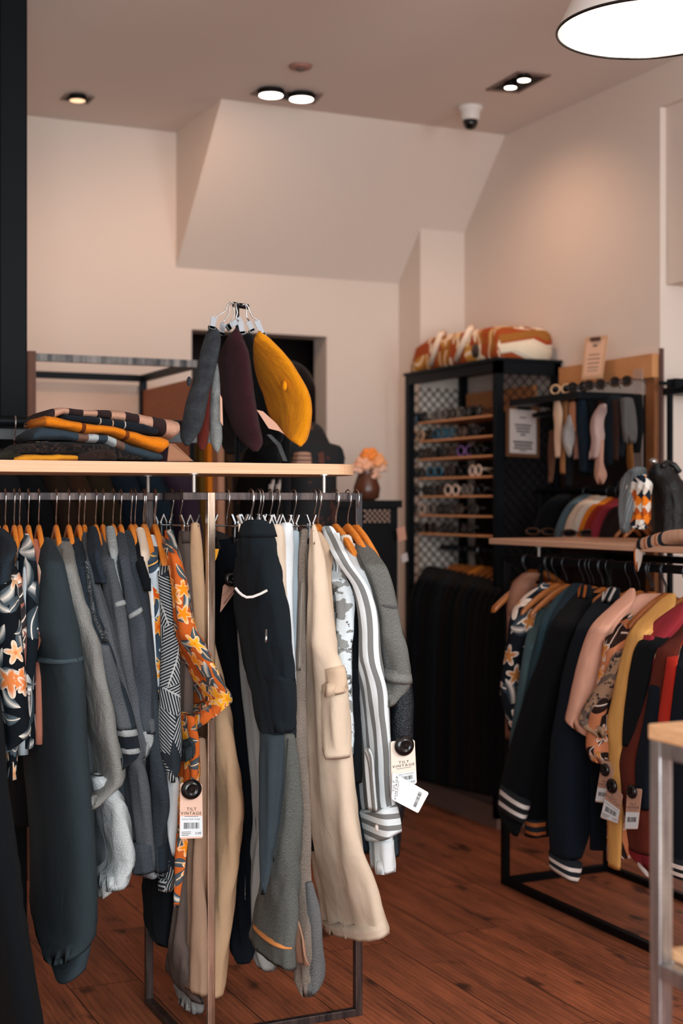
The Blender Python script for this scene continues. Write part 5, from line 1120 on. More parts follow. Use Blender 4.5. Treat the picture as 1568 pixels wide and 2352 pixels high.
def price_tag(label, quad, plane, axis, disc, words=('Chemise Hawai Vintage', '25.00€'), card=None, sticker=(0.60, 0.97), y1=0.44, flip=False, zr=1.0):
    on = onV if axis == 'v' else onU
    q = [on(x, y, plane) for x, y in quad]
    nrm = Vector((0, -1, 0)) if axis == 'v' else Vector((-1, 0, 0))
    t = thing('price_tag', label, 'price tag', q[0], 'hanging price tags with black security tags')
    def pt(a, b_, off): return (q[0]*(1-a)+q[1]*a)*(1-b_)+(q[3]*(1-a)+q[2]*a)*b_+nrm*off
    card_o = MB().quadslab([pt(a, b_, 0) for a, b_ in ((0.06, 0), (0.94, 0), (1, 0.03), (1, 0.97), (0.95, 1), (0.05, 1), (0, 0.97), (0, 0.03))], -nrm, 0.0012).build('card', card or M_tagp, t)
    st_ = MB().quadslab([pt(0.02, sticker[0], 0.0004), pt(0.98, sticker[0], 0.0004), pt(0.98, sticker[1], 0.0004), pt(0.02, sticker[1], 0.0004)], -nrm, 0.0003).build('sticker', M_tagw, t) if sticker else card_o
    def wr(s, a0, a1, b0, b1, m, par, off=0.0008):
        V2, Fc = text_mesh(s); V = [pt(a0+(a1-a0)*x, b1+(b0-b1)*y, off) for x, y in V2]
        return mk('lettering', V, Fc, m, par, smooth=False)
    wr('TILT', 0.30, 0.72, y1, y1+0.055, M_ink, card_o); wr('VINTAGE', 0.04, 0.94, y1+0.075, y1+0.13, M_ink, card_o)
    MB().quadslab([pt(0.2, y1+0.155, .0006), pt(0.8, y1+0.155, .0006), pt(0.8, y1+0.165, .0006), pt(0.2, y1+0.165, .0006)], -nrm, 0.0002).build('small_print', M_ink2, card_o)
    s0, s1 = sticker or (0.66, 0.97); L = s1-s0
    if words: wr(words[0], 0.07, 0.88, s0+L*0.08, s0+L*0.19, M_ink2, st_)
    b = MB(); rnd = random.Random(5); x = 0.18
    while x < 0.82:
        w_ = rnd.choice((0.012, 0.02, 0.03)); b.quadslab([pt(x, s0+L*0.30, .0008), pt(x+w_, s0+L*0.30, .0008), pt(x+w_, s0+L*0.60, .0008), pt(x, s0+L*0.60, .0008)], -nrm, 0.0002); x += w_+rnd.choice((0.015, 0.022, 0.03))
    b.build('barcode', M_ink, st_)
    if words:
        wr(words[1], 0.66, 0.93, s0+L*0.76, s0+L*0.88, M_ink, st_)
        b = MB()
        for k in (0.74, 0.82, 0.9): b.quadslab([pt(0.08, s0+L*k, .0008), pt(0.48-0.1*(k > .85), s0+L*k, .0008), pt(0.48-0.1*(k > .85), s0+L*(k+.03), .0008), pt(0.08, s0+L*(k+.03), .0008)], -nrm, 0.0002)
        b.build('small_print', M_ink2, st_)
    if disc:
        x, y, r = disc; c = on(x, y, plane); Y = c.x*FW[0]+c.y*FW[1]; R = r/F*Y
        V = []; Fc = []; n = 28; prof = [(0.35, 0.012), (1.0, 0.009), (1.02, 0.014), (0.92, 0.02), (0.62, 0.026), (0.5, 0.0265), (0.45, 0.024), (0.3, 0.023), (0.12, 0.024), (0.0, 0.0245)]
        e1 = Vector((1, 0, 0)) if axis == 'v' else Vector((0, -1, 0)); e2 = Vector((0, 0, 1))
        for (rr, h) in prof:
            for k in range(n):
                a = 2*math.pi*k/n; V.append(c+e1*(R*rr*math.cos(a))*1.06+e2*(R*rr*math.sin(a))+nrm*(h*0.6))
        for i in range(len(prof)-1):
            for k in range(n): Fc.append((i*n+k, i*n+(k+1) % n, (i+1)*n+(k+1) % n, (i+1)*n+k))
        mk('security_tag', V, Fc, M_blkpl, t)
    return t
price_tag('price tag with a round black security tag hanging beside the steel post', [(414, 1798), (464, 1800), (466, 1925), (412, 1927)], 3.165, 'v', (437, 1812, 23))
price_tag('upright price tag with a black security tag under the grey tee sleeve', [(897, 1703), (952, 1699), (957, 1800), (899, 1812)], 3.005, 'v', (925, 1712, 23), ('Chemise Vintage', '15.00€'), solid('tag_card_pale', C(240, 222, 206), 0.7), (0.70, 0.98), 0.44)
t = price_tag('white price tag hanging askew over another one at the right end', [(899, 1836), (901, 1773), (985, 1821), (960, 1868)], 2.985, 'v', None, None, solid('tag_card_white', C(236, 238, 238), 0.7), None, 0.02)
price_tag('price tag lying across the black jeans right of the steel post', [(512, 1345), (552, 1318), (545, 1352), (505, 1408)], 3.30, 'v', (528, 1330, 17), None, solid('tag_card_shade', C(170, 124, 104), 0.8), None, 0.3)
o = MB().quadslab([onV(489, 1260, 3.28), onV(503, 1261, 3.28), onV(498, 1280, 3.28), onV(489, 1299, 3.28)], (0, 1, 0), 0.001).build('paper_tag', solid('yellow_tag', C(244, 164, 30), 0.7), None, origin=onV(489, 1260, 3.28)); tag(o, 'small yellow tag just right of the steel post top', 'tag')
# ================================================================== RIGHT RACK GARMENTS
K_pink = plain('rose_cotton', C(232, 172, 146), 0.05, 0.9); K_must = plain('mustard_cotton', C(222, 164, 92), 0.05, 0.9); K_red = plain('red_cloth', C(186, 46, 32)); K_mag = plain('magenta_cloth', C(150, 44, 52)); K_rust = plain('rust_cloth', C(96, 38, 26)); K_deep = plain('deep_black', C(9, 11, 14)); K_nv2 = plain('navy_bomber', C(14, 22, 32))
K_camel = plain('camel_wool', C(150, 104, 84)); WS = plain('white_rib', C(226, 212, 204)); OR = plain('orange_rib', C(176, 96, 44))
F_cam = camo('brown_print', C(176, 140, 112), C(116, 98, 88), C(58, 48, 50), 20); F_q = floral('graphic_print', C(18, 22, 28), C(230, 206, 190), C(190, 120, 60), C(232, 214, 200), C(206, 190, 178), C(60, 70, 80), 8, 8, 0.4, 0.42, 7)
F_or2 = floral('orange_leaf_print', C(208, 130, 90), C(236, 150, 60), C(220, 120, 30), C(236, 214, 200), C(30, 26, 28), C(60, 40, 34), 9, 9, 0.5, 0.36, 8)
D_teal = denim('teal_denim', C(44, 66, 76), 0.2); D_teal2 = denim('teal_denim_pale', C(72, 94, 100), 0.3)
GR = 'garments on the right rack'
def Q(name, cat, label, short, mat, rows, **k):
    k.setdefault('drop', 85); k.setdefault('hang', 'dark'); k.setdefault('amp', 0.006); k.setdefault('fold', 0.004)
    return G(name, cat, label, short, 'Q', mat, rows, **k)
Q('coat', 'coat', 'camel wool coat at the far left end of the right rack', 'the camel wool coat', K_camel, [(1318, 1200, 1240), (1340, 1172, 1225), (1380, 1166, 1215), (1480, 1164, 1206), (1700, 1162, 1196)], off=0.10)
Q('jumper', 'jumper', 'rose wool jumper beside the camel coat on the right rack', 'the rose wool jumper', plain('rose_wool', C(164, 112, 98)), [(1345, 1186, 1212), (1362, 1166, 1210), (1410, 1166, 1204), (1500, 1165, 1196)], off=0.08)
Q('printed_shirt', 'shirt', 'black, cream and orange graphic shirt at the left of the right rack', 'the graphic printed shirt', F_q, [(1342, 1238, 1262), (1358, 1215, 1256), (1380, 1192, 1246), (1410, 1173, 1230), (1470, 1167, 1216), (1560, 1152, 1204), (1600, 1150, 1200), (1680, 1168, 1190)], off=0.05)
Q('denim_jacket', 'jacket', 'pale teal denim jacket right of the graphic shirt', 'the pale teal denim jacket', D_teal2, [(1400, 1236, 1262), (1420, 1222, 1258), (1450, 1212, 1250), (1519, 1199, 1236), (1579, 1190, 1226), (1680, 1174, 1206), (1760, 1166, 1190)], hem=1850, off=0.04)
Q('denim_jacket', 'jacket', 'teal denim jacket before the black bomber on the right rack', 'the teal denim jacket', D_teal, [(1348, 1304, 1326), (1372, 1276, 1322), (1400, 1254, 1316), (1440, 1236, 1300), (1520, 1220, 1270), (1600, 1204, 1246), (1700, 1186, 1226), (1800, 1172, 1206)], hem=1880, off=0.025)
Q('denim_shirt', 'shirt', 'dark teal denim shirt between the teal jacket and black bomber', 'the dark teal denim shirt', denim('teal_dark', C(26, 42, 52), 0.2), [(1342, 1312, 1340), (1380, 1288, 1332), (1430, 1262, 1320), (1520, 1238, 1290), (1640, 1210, 1262), (1780, 1180, 1230)], hem=1880, off=0.02)
Q('bomber_jacket', 'jacket', 'black bomber jacket with two white cuff stripes, leftmost long sleeve', 'the black bomber with white cuff stripes', K_deep, [(1352, 1330, 1362), (1372, 1304, 1360), (1400, 1280, 1352), (1450, 1262, 1330), (1504, 1244, 1310), (1564, 1220, 1288), (1639, 1199, 1272), (1713, 1176, 1254), (1758, 1161, 1242), (1833, 1146, 1222), (1862, 1143, 1210), (1895, 1147, 1198), (1920, 1176, 1190)], hem=1880, b=0.06,
  parts=[('cuff', rowbands('bomber_cuff', C(12, 14, 18), [(0.25, 0.09, C(226, 212, 204)), (0.68, 0.09, C(226, 212, 204))]), [(1810, 1152, 1838, 1216), (1835, 1149, 1858, 1211), (1868, 1146, 1884, 1204)], dict(off=-0.006, b=0.064, uvrow=True, amp=0.001, pw=0.7)), ('collar', bands('orange_collar', C(14, 18, 24), [(-0.01, 0.006, C(190, 100, 40)), (0.02, 0.006, C(190, 100, 40))]), [(1346, 1332, 1358), (1360, 1328, 1362), (1375, 1326, 1352)], dict(off=0.12, b=0.04))])
Q('varsity_jacket', 'jacket', 'black jacket with orange and blue hem stripes behind the bombers', 'the black jacket with orange hem stripes', K_deep, [(1380, 1340, 1366), (1450, 1310, 1350), (1600, 1262, 1320), (1750, 1230, 1290), (1850, 1210, 1270), (1922, 1206, 1262)], off=0.06,
  parts=[('hem_band', rowbands('orange_hem', C(14, 20, 30), [(0.2, 0.12, C(176, 96, 44)), (0.8, 0.12, C(176, 96, 44))]), [(1884, 1205, 1250), (1904, 1206, 1250), (1918, 1207, 1250)], dict(off=-0.004, b=0.034, uvrow=True, amp=0.001, pw=0.7))])
Q('bomber_jacket', 'jacket', 'navy bomber jacket with two white cuff stripes low in the rack', 'the navy bomber with white cuff stripes', K_nv2, [(1362, 1392, 1420), (1380, 1366, 1418), (1424, 1334, 1400), (1490, 1310, 1380), (1579, 1286, 1368), (1700, 1268, 1362), (1788, 1262, 1360), (1907, 1261, 1352), (1967, 1263, 1336)], hem=1940, b=0.06, off=-0.01,
  parts=[('cuff', rowbands('navy_cuff', C(14, 20, 28), [(0.33, 0.11, C(226, 212, 204)), (0.82, 0.11, C(226, 212, 204))]), [(1966, 1262, 1980, 1334), (1985, 1263, 1999, 1331), (2006, 1264, 2019, 1323)], dict(off=-0.003, b=0.062, uvrow=True, amp=0.001, pw=0.7)),
         ('collar', bands('striped_collar_w', C(12, 18, 26), [(-0.015, 0.006, C(226, 212, 204)), (0.015, 0.006, C(226, 212, 204))]), [(1352, 1396, 1422), (1366, 1386, 1424), (1384, 1380, 1416)], dict(off=0.12, b=0.04))])
Q('shirt', 'shirt', 'rose pink shirt with a wide short sleeve on the right rack', 'the rose pink shirt', K_pink, [(1354, 1444, 1458), (1368, 1432, 1462), (1384, 1412, 1456), (1398, 1398, 1448), (1422, 1370, 1424), (1452, 1349, 1402), (1504, 1334, 1392), (1579, 1316, 1384), (1624, 1307, 1378), (1652, 1298, 1374), (1662, 1300, 1690, 1370), (1672, 1312, 1698, 1366)], hem=1760, b=0.04, off=-0.02)
Q('floral_shirt', 'shirt', 'orange leaf print shirt between the rose and brown printed shirts', 'the orange leaf print shirt', F_or2, [(1392, 1438, 1462), (1412, 1414, 1452), (1440, 1390, 1440), (1490, 1386, 1432), (1585, 1366, 1420), (1650, 1352, 1408), (1700, 1345, 1398), (1735, 1344, 1396), (1752, 1360, 1390)], hem=1960, b=0.035, off=-0.022)
Q('jacket', 'jacket', 'dark plum garment seen as a thin strip on the right rack', 'the dark plum garment', plain('plum', C(40, 26, 32)), [(1416, 1432, 1460), (1450, 1410, 1440), (1520, 1392, 1424), (1640, 1380, 1412)], hem=1880, off=0.0)
Q('printed_shirt', 'shirt', 'brown and grey photo print shirt with an angled short sleeve', 'the brown photo print shirt', F_cam, [(1420, 1462, 1488), (1450, 1436, 1470), (1487, 1412, 1440), (1549, 1388, 1424), (1594, 1364, 1414), (1630, 1340, 1406), (1652, 1322, 1400), (1668, 1330, 1396), (1684, 1350, 1392), (1694, 1368, 1386)], hem=1880, b=0.035, off=-0.03)
Q('shirt', 'shirt', 'mustard yellow shirt with a long sleeve reaching low on the right rack', 'the mustard yellow shirt', K_must, [(1366, 1534, 1552), (1380, 1514, 1554), (1408, 1488, 1544), (1431, 1460, 1520), (1458, 1440, 1490), (1500, 1430, 1462), (1549, 1417, 1452), (1639, 1399, 1442), (1662, 1389, 1438), (1690, 1396, 1434), (1740, 1397, 1436), (1818, 1396, 1436), (1907, 1395, 1430), (1994, 1395, 1425)], b=0.04, off=-0.04)
Q('raglan_jacket', 'jacket', 'magenta jacket with a black raglan sleeve on the right rack', 'the magenta and black jacket', K_deep, [(1392, 1556, 1580), (1420, 1520, 1574), (1458, 1480, 1540), (1490, 1458, 1500), (1560, 1446, 1490), (1620, 1438, 1484), (1680, 1432, 1464), (1714, 1430, 1442)], b=0.05, off=-0.05,
  parts=[('shoulder', K_mag, [(1390, 1556, 1582), (1418, 1518, 1576), (1456, 1476, 1548), (1478, 1466, 1520), (1486, 1476, 1506)], dict(off=0.0, b=0.055, drop=110, neck=0.1)),
         ('body', K_mag, [(1500, 1480, 1502), (1700, 1476, 1520), (1800, 1474, 1530), (1907, 1454, 1530), (1964, 1444, 1530), (1990, 1462, 2006, 1524)], dict(off=0.05, b=0.05)), ('hem_stripe', WS, [(1984, 1464, 2004, 1490), (1992, 1464, 2012, 1490)], dict(off=0.045, b=0.05, hem=False))])
Q('jacket', 'jacket', 'rust brown jacket with a navy sleeve panel beside the magenta one', 'the rust brown jacket', K_rust, [(1410, 1570, 1600), (1440, 1532, 1590), (1470, 1514, 1560), (1576, 1492, 1540), (1640, 1476, 1530), (1713, 1432, 1512), (1752, 1420, 1500), (1848, 1432, 1496), (1960, 1448, 1500)], b=0.05, off=-0.045,
  parts=[('sleeve_panel', K_nv2, [(1578, 1490, 1518), (1640, 1484, 1514), (1760, 1460, 1500), (1860, 1462, 1490)], dict(off=-0.006, b=0.04))])
Q('jacket', 'jacket', 'bright red jacket behind the foreground table leg', 'the bright red jacket', K_red, [(1430, 1574, 1600), (1451, 1556, 1590), (1481, 1534, 1560), (1579, 1520, 1550), (1654, 1508, 1545), (1760, 1506, 1535), (1878, 1504, 1525), (1900, 1506, 1520)], b=0.045, off=-0.06)
Q('varsity_jacket', 'jacket', 'black jacket with two white cuff stripes at the right edge', 'the black jacket at the right edge', K_nv2, [(1450, 1580, 1620), (1500, 1562, 1610), (1579, 1549, 1600), (1713, 1532, 1590), (1818, 1525, 1588), (1967, 1525, 1584), (2012, 1528, 1580)], b=0.06, off=-0.07,
  parts=[('cuff', rowbands('edge_cuff', C(14, 20, 28), [(0.28, 0.12, C(226, 212, 204)), (0.72, 0.12, C(226, 212, 204))]), [(1976, 1530, 1584), (1998, 1532, 1584), (2016, 1534, 1582)], dict(off=-0.006, b=0.06, uvrow=True, amp=0.001, pw=0.7))])
for i in range(8):
    v = 4.02-i*0.12
    hanger('dark', 'plain brown wooden hanger among the garments of the right rack', u2, v+random.uniform(-.02, .02), ZR2, 'u', 'hangers on the right rack', yaw=random.uniform(-.08, .08))
ub = 2.275
price_tag('price tag with a black security tag on the mustard shirt', [(1399, 1788), (1430, 1827), (1418, 1893), (1378, 1878)], ub, 'u', (1410, 1805, 17), ('Chemise Vintage', '15.00€'), solid('tag_card_tan', C(190, 146, 124), 0.7), (0.52, 0.97), 0.30)
price_tag('price tag half hidden left of the mustard shirt tag', [(1382, 1746), (1412, 1752), (1396, 1846), (1366, 1842)], ub+0.02, 'u', (1394, 1768, 15), None, solid('tag_card_tan', C(190, 146, 124), 0.7), (0.65, 0.97), 0.46)
price_tag('price tag with a black security tag right of the mustard shirt', [(1440, 1810), (1474, 1812), (1464, 1905), (1434, 1905)], ub-0.02, 'u', (1456, 1818, 16), None, solid('tag_card_tan', C(190, 146, 124), 0.7), (0.58, 0.98), 0.36)
# ------------------------------------------------------------------ things on the right board
scarf('orange, white and navy tartan scarf draped over the right board edge', [(1460, 1236, 1266), (1475, 1230, 1265), (1500, 1223, 1257), (1530, 1217, 1247), (1568, 1214, 1240), (1610, 1212, 1236)],
      bands('ribbon_tartan', C(226, 176, 146), [(0.012, 0.008, C(26, 40, 52)), (0.062, 0.009, C(26, 40, 52)), (0.112, 0.009, C(26, 40, 52)), (0.04, 0.003, C(190, 96, 40)), (0.09, 0.003, C(190, 96, 40))]), u2-0.028, 0.10, 'draped_scarf', 'scarf', 21, None, 0, 'u')
V, Fc, UV = sheath([(1262, 1456, 1478), (1282, 1454, 1473), (1300, 1459, 1471), (1314, 1463, 1466)], u2-0.034, 'u', b=0.006, amp=0.002)
o = mk('scarf_tail', V, Fc, bands('ribbon_tail', C(222, 200, 184), [(0.0, 0.004, C(196, 104, 48)), (0.02, 0.006, C(30, 42, 52))]), None, UV, origin=V[0]); tag(o, 'hanging white end of the tartan scarf below the right board', 'scarf')
hv = 3.62
hs = thing('accessory_stand', 'black stand on the right board hung with accessories', 'stand', (onV(1500, 1060, hv+0.12).x, hv+0.12, ZC1))
px_ = onV(1500, 1060, hv+0.12)
MB().lathe([(0.05, ZC1), (0.05, ZC1+0.006), (0.006, ZC1+0.012), (0.006, px_.z)], px_.x, hv+0.12, 16).build('pole', M_blk, hs, smooth=True)
MB().ell((px_.x, hv+0.12, px_.z), 0.014, 0.014, 0.012, 10).build('finial', M_chrome, hs, smooth=True)
def hang1(name, label, cat, rows, near, mat, **k):
    V, Fc, UV = sheath(rows, near, 'v', **k); o = mk(name, V, Fc, mat, None, UV, origin=V[0]); tag(o, label, cat); return o
hang1('silk_scarf', 'argyle patterned orange, white and navy scarf hanging above the right board', 'scarf', [(1093, 1464, 1488), (1112, 1445, 1492), (1127, 1438, 1493), (1160, 1437, 1493), (1189, 1440, 1491), (1208, 1452, 1486), (1216, 1460, 1480)], hv, argyle('argyle_silk'), b=0.02, amp=0.012, folds=4, fold=0.006, step=6)
hang1('knit_scarf', 'grey knit scarf with white edges folded behind the argyle scarf', 'scarf', [(1075, 1452, 1482), (1086, 1434, 1487), (1104, 1424, 1482), (1150, 1421, 1470), (1200, 1424, 1462), (1224, 1425, 1440)], hv+0.05, corduroy('grey_knit', C(116, 120, 122), 0.012), b=0.03, step=6)
bg = thing('leather_bag', 'black leather bag standing at the right end of the right board', 'bag', (onV(1530, 1222, hv).x, hv, ZC1))
V, Fc, UV = sheath([(1066, 1502, 1530), (1076, 1490, 1545), (1092, 1491, 1558), (1110, 1494, 1570), (1150, 1496, 1580), (1200, 1498, 1580), (1226, 1500, 1578)], hv-0.03, 'v', b=0.05, amp=0.004, step=6)
M_lea = satin('black_leather', C(16, 16, 18), 0.4); mk('body', V, Fc, M_lea, bg, UV)
MB().tube([onV(1522, 1070, hv-0.04), onV(1530, 1062, hv), onV(1548, 1068, hv), onV(1560, 1084, hv-0.02)], 0.009, 8).build('strap', M_lea, bg, smooth=True)
for (x, y, cn, lb) in ((1215, 1232, 'tortoiseshell', 'folded dark sunglasses lying at the left end of the right board'), (1300, 1236, 'brown', 'folded brown sunglasses lying right of the first pair on the right board')):
    p = onZ(x, y-2, ZC1); o = bpy.data.objects.new('sunglasses', GM[cn]); COL.objects.link(o); o.location = (p.x+0.05, p.y, ZC1); o.rotation_euler = (0, 0, 0.5); o.scale = (0.5, 1.0, 0.55); tag(o, lb, 'sunglasses')
# row of sweatshirts hanging behind the right board
GS = 'sweatshirts hanging behind the right board'
RAILS['S'] = dict(near=2.93, vr=3.10, z=1.345, axis='u', group='hangers behind the right board')
sw = [('black', K_deep, 1222, 1246), ('slate blue', plain('slate_blue', C(86, 104, 112)), 1274, 1298), ('pale cream', plain('cream_sweat', C(226, 196, 172)), 1294, 1322), ('white', plain('white_sweat', C(228, 214, 200)), 1310, 1338), ('orange', plain('orange_sweat', C(226, 128, 30)), 1324, 1352), ('dark red', plain('red_sweat', C(150, 44, 32)), 1336, 1364), ('magenta', plain('mag_sweat', C(150, 48, 62)), 1352, 1374), ('brown black', plain('brown_sweat', C(30, 18, 18)), 1372, 1400)]
for i, (cn, m, x0, x1) in enumerate(sw):
    j = i*2.2
    G('sweatshirt', 'sweatshirt', f'{cn} sweatshirt shoulder in the row hanging behind the right board', f'the {cn} sweatshirt', 'S', m,
      [(1136+j, x0+58, x0+86), (1142+j, x0+46, x0+92), (1156+j, x0+28, x0+84), (1178+j, x0+14, x0+66), (1200+j, x0+5, x0+50), (1225+j, x0, x0+42), (1254, x0-2, x0+40)], main='sleeve', group=GS, b=0.03, drop=14, hang='dark', amp=0.005)  # hems cut short: the shade under the board is put into their shape
MB()
wr_ = thing('wall_clothes_rail', 'dark rail of sweatshirts along the right wall behind the right board', 'clothes rail', (3.10, 4.5, 0))
MB().tube([(3.10, 3.6, 1.345), (3.10, 4.80, 1.345)], 0.012, 10).build('rail', M_blk, wr_, smooth=True)
for y in (3.62, 4.78): MB().tube([(3.10, y, 0), (3.10, y, 1.345)], 0.012, 8).build('post', M_blk, wr_, smooth=True)
# ------------------------------------------------------------------ coats on the cabinet rail
GK = 'dark coats hanging under the sunglasses shelves'
KC = [('black', (14, 15, 18), 938, 'brown'), ('dark navy', (18, 22, 30), 952, None), ('black and tan', (22, 18, 16), 966, 'cream'), ('charcoal', (20, 24, 28), 982, None), ('dark grey', (26, 30, 34), 994, 'grey'), ('brown black', (26, 18, 14), 1010, None), ('soft black', (12, 13, 16), 1024, 'tan'), ('dark olive', (28, 22, 12), 1040, None), ('midnight', (14, 18, 26), 1056, 'rust'), ('black brown', (20, 14, 12), 1072, 'red'), ('camel shouldered', (22, 18, 14), 1086, 'camel'), ('black wool', (12, 12, 14), 1104, None), ('rose shouldered', (16, 14, 16), 1118, 'rose'), ('deep black', (10, 11, 13), 1134, None)]
AC = dict(brown=C(110, 66, 34), cream=C(170, 140, 116), grey=C(90, 100, 104), tan=C(150, 104, 76), rust=C(150, 84, 30), red=C(160, 56, 36), camel=C(176, 124, 98), rose=C(160, 116, 104))
for i, (cn, c, x, ac) in enumerate(KC):
    y = 1318+i*2.5; ye = 1785+i*3.5
    m = plain('coat%d' % i, C(*c))
    pr = [('collar', plain('coat_collar_'+ac, AC[ac]), [(y-20, x+36, x+60), (y+6, x+22, x+56), (y+30, x+9, x+42), (y+48, x+3, x+30)], dict(off=-0.006, b=0.038, drop=40, neck=0.12, label=f'{ac} collar'))] if ac else []  # collar part paints the lit shoulder; shade is in the dark coat colour
    G('coat', 'coat', f'{cn} coat, {ORD[i] if i < 10 else ["eleventh","twelfth","thirteenth","fourteenth"][i-10]} from the left under the sunglasses shelves', f'the {cn} coat under the sunglasses shelves', 'K', m,
      [(y-16, x+38, x+60), (y-4, x+30, x+60), (y+12, x+22, x+56), (y+30, x+10, x+46), (y+60, x+2, x+36), (y+150, x-4, x+32), (y+300, x-8, x+30), (ye, x-8, x+32)], main='body', group=GK, b=0.035, drop=28, amp=0.007, hang='wood' if i in (4, 8) else 'dark')
# ------------------------------------------------------------------ coats on the rear rail
BC = [('dark grey', (26, 28, 32), -20), ('black', (14, 16, 20), 34), ('dark brown', (44, 30, 22), 96), ('brown', (56, 38, 26), 140), ('olive brown', (46, 38, 24), 192), ('navy', (22, 34, 46), 250), ('teal navy', (26, 42, 54), 310), ('dark purple', (58, 42, 58), 374)]
for i, (cn, c, x) in enumerate(BC):
    G('coat', 'coat', f'{cn} coat on the rear rail, {ORD[i]} from the left behind the front hangers', f'the {cn} coat on the rear rail', 'B', plain('rear_coat%d' % i, C(*c)),
      [(1030, x-2, x+22), (1050, x-12, x+34), (1070, x-15, x+46), (1096, x-18, x+60), (1120, x-20, x+72), (1160, x-20, x+80), (1240, x-20, x+86), (1500, x-20, x+92), (1900, x-20, x+96)], main='body', group='coats on the rear rail', b=0.05, drop=40, amp=0.006, hang='wood' if i < 2 else 'dark')
for i, (cn, c, x, w) in enumerate((('olive', (92, 66, 20), 452, 14), ('orange', (216, 120, 28), 470, 14), ('rose beige', (190, 138, 110), 492, 20), ('umber', (70, 46, 28), 514, 16))):
    V, Fc, UV = sheath([(970, x, x+w*0.7), (984, x-2, x+w), (1060, x-2, x+w), (1130, x, x+w+2), (1300, x, x+w+4)], 4.60, 'v', b=0.03, amp=0.004)
    o = mk('hanging_garment', V, Fc, plain('back_garment%d' % i, C(*c)), None, UV, origin=V[0]); tag(o, f'{cn} garment hanging in a narrow strip under the berets', 'garment')
r3 = thing('clothes_rail', 'slim black rail of bright garments behind the berets', 'clothes rail', (onV(480, 1000, 4.6).x, 4.6, 0))
xa, xb = onV(440, 980, 4.62).x, onV(640, 980, 4.62).x; zr3 = onV(480, 982, 4.62).z
MB().tube([(xa, 4.62, zr3), (xb, 4.62, zr3)], 0.008, 8).build('rail', M_blk, r3)
for x in (xa, xb): MB().tube([(x, 4.62, 0), (x, 4.62, zr3)], 0.008, 8).build('post', M_blk, r3)
# ------------------------------------------------------------------ scarves under the wall shelf
SCV = [('cream', C(226, 186, 158), [(918, 1272, 1284), (944, 1271, 1290), (980, 1274, 1289), (1010, 1274, 1288), (1052, 1276, 1286)], 2.97), ('tan', C(176, 118, 76), [(916, 1290, 1304), (960, 1287, 1302), (1010, 1286, 1296), (1090, 1288, 1298)], 3.0),
  ('light grey', C(168, 160, 156), [(955, 1304, 1310), (980, 1296, 1316), (1005, 1292, 1318), (1030, 1298, 1314), (1050, 1306, 1312)], 2.95), ('peach', C(216, 142, 104), [(925, 1306, 1322), (960, 1308, 1324), (995, 1312, 1322)], 2.99),
  ('brown patterned', C(110, 74, 56), [(990, 1262, 1276), (1040, 1260, 1276), (1090, 1262, 1272), (1110, 1260, 1268)], 3.02), ('navy', C(22, 34, 46), [(920, 1324, 1344), (960, 1324, 1348), (1010, 1330, 1350), (1085, 1332, 1346)], 2.98), ('dusty rose', C(176, 128, 112), [(985, 1318, 1332), (1020, 1320, 1334), (1055, 1320, 1328)], 3.0),
  ('mauve and white', C(190, 160, 152), [(930, 1376, 1392), (958, 1358, 1390), (985, 1356, 1386), (1010, 1362, 1384), (1055, 1354, 1370)], 2.95), ('pale pink', C(196, 148, 128), [(1010, 1370, 1386), (1060, 1368, 1384), (1095, 1366, 1392), (1112, 1374, 1386)], 2.96),
  ('blue black', C(16, 24, 32), [(920, 1386, 1402), (980, 1386, 1406), (1070, 1390, 1406)], 2.98), ('umber', C(54, 36, 30), [(920, 1404, 1420), (980, 1404, 1422), (1060, 1408, 1420)], 2.99), ('grey patterned', C(92, 88, 86), [(915, 1424, 1452), (955, 1424, 1464), (985, 1426, 1466), (1018, 1436, 1458)], 2.98), ('black', C(16, 16, 18), [(910, 1340, 1378), (940, 1344, 1366), (1000, 1348, 1360)], 3.02)]
SCV += [('charcoal', C(30, 30, 32), [(912, 1284, 1300), (980, 1300, 1320), (1080, 1296, 1316), (1120, 1300, 1312)], 3.04), ('midnight blue', C(18, 26, 38), [(912, 1330, 1362), (980, 1336, 1366), (1090, 1338, 1358)], 3.05), ('chestnut', C(70, 40, 28), [(910, 1362, 1392), (980, 1364, 1390), (1060, 1372, 1390)], 3.06), ('dark slate', C(34, 40, 46), [(910, 1396, 1430), (980, 1400, 1434), (1050, 1408, 1430)], 3.04), ('raven black', C(12, 12, 14), [(908, 1444, 1474), (980, 1450, 1476), (1040, 1452, 1470)], 3.03), ('ochre', C(120, 76, 36), [(1010, 1440, 1452), (1060, 1442, 1456), (1092, 1446, 1454)], 3.01)]
for cn, c, rows, nr in SCV:
    V, Fc, UV = sheath(rows, nr, 'u', b=0.022, amp=0.012, folds=3, fold=0.006, step=8)
    o = mk('hanging_scarf', V, Fc, plain('scarf_'+cn.replace(' ', '_'), c, 0, 0.75), None, UV, origin=V[0]); tag(o, f'{cn} scarf hanging under the black shelf on the wall', 'scarf', 'scarves hanging on the wall rack')
# garments in the alcove at the right edge
V, Fc, UV = sheath([(1050, 1575, 1590), (1075, 1556, 1592), (1110, 1548, 1594), (1180, 1546, 1596)], 3.75, 'v', b=0.03)
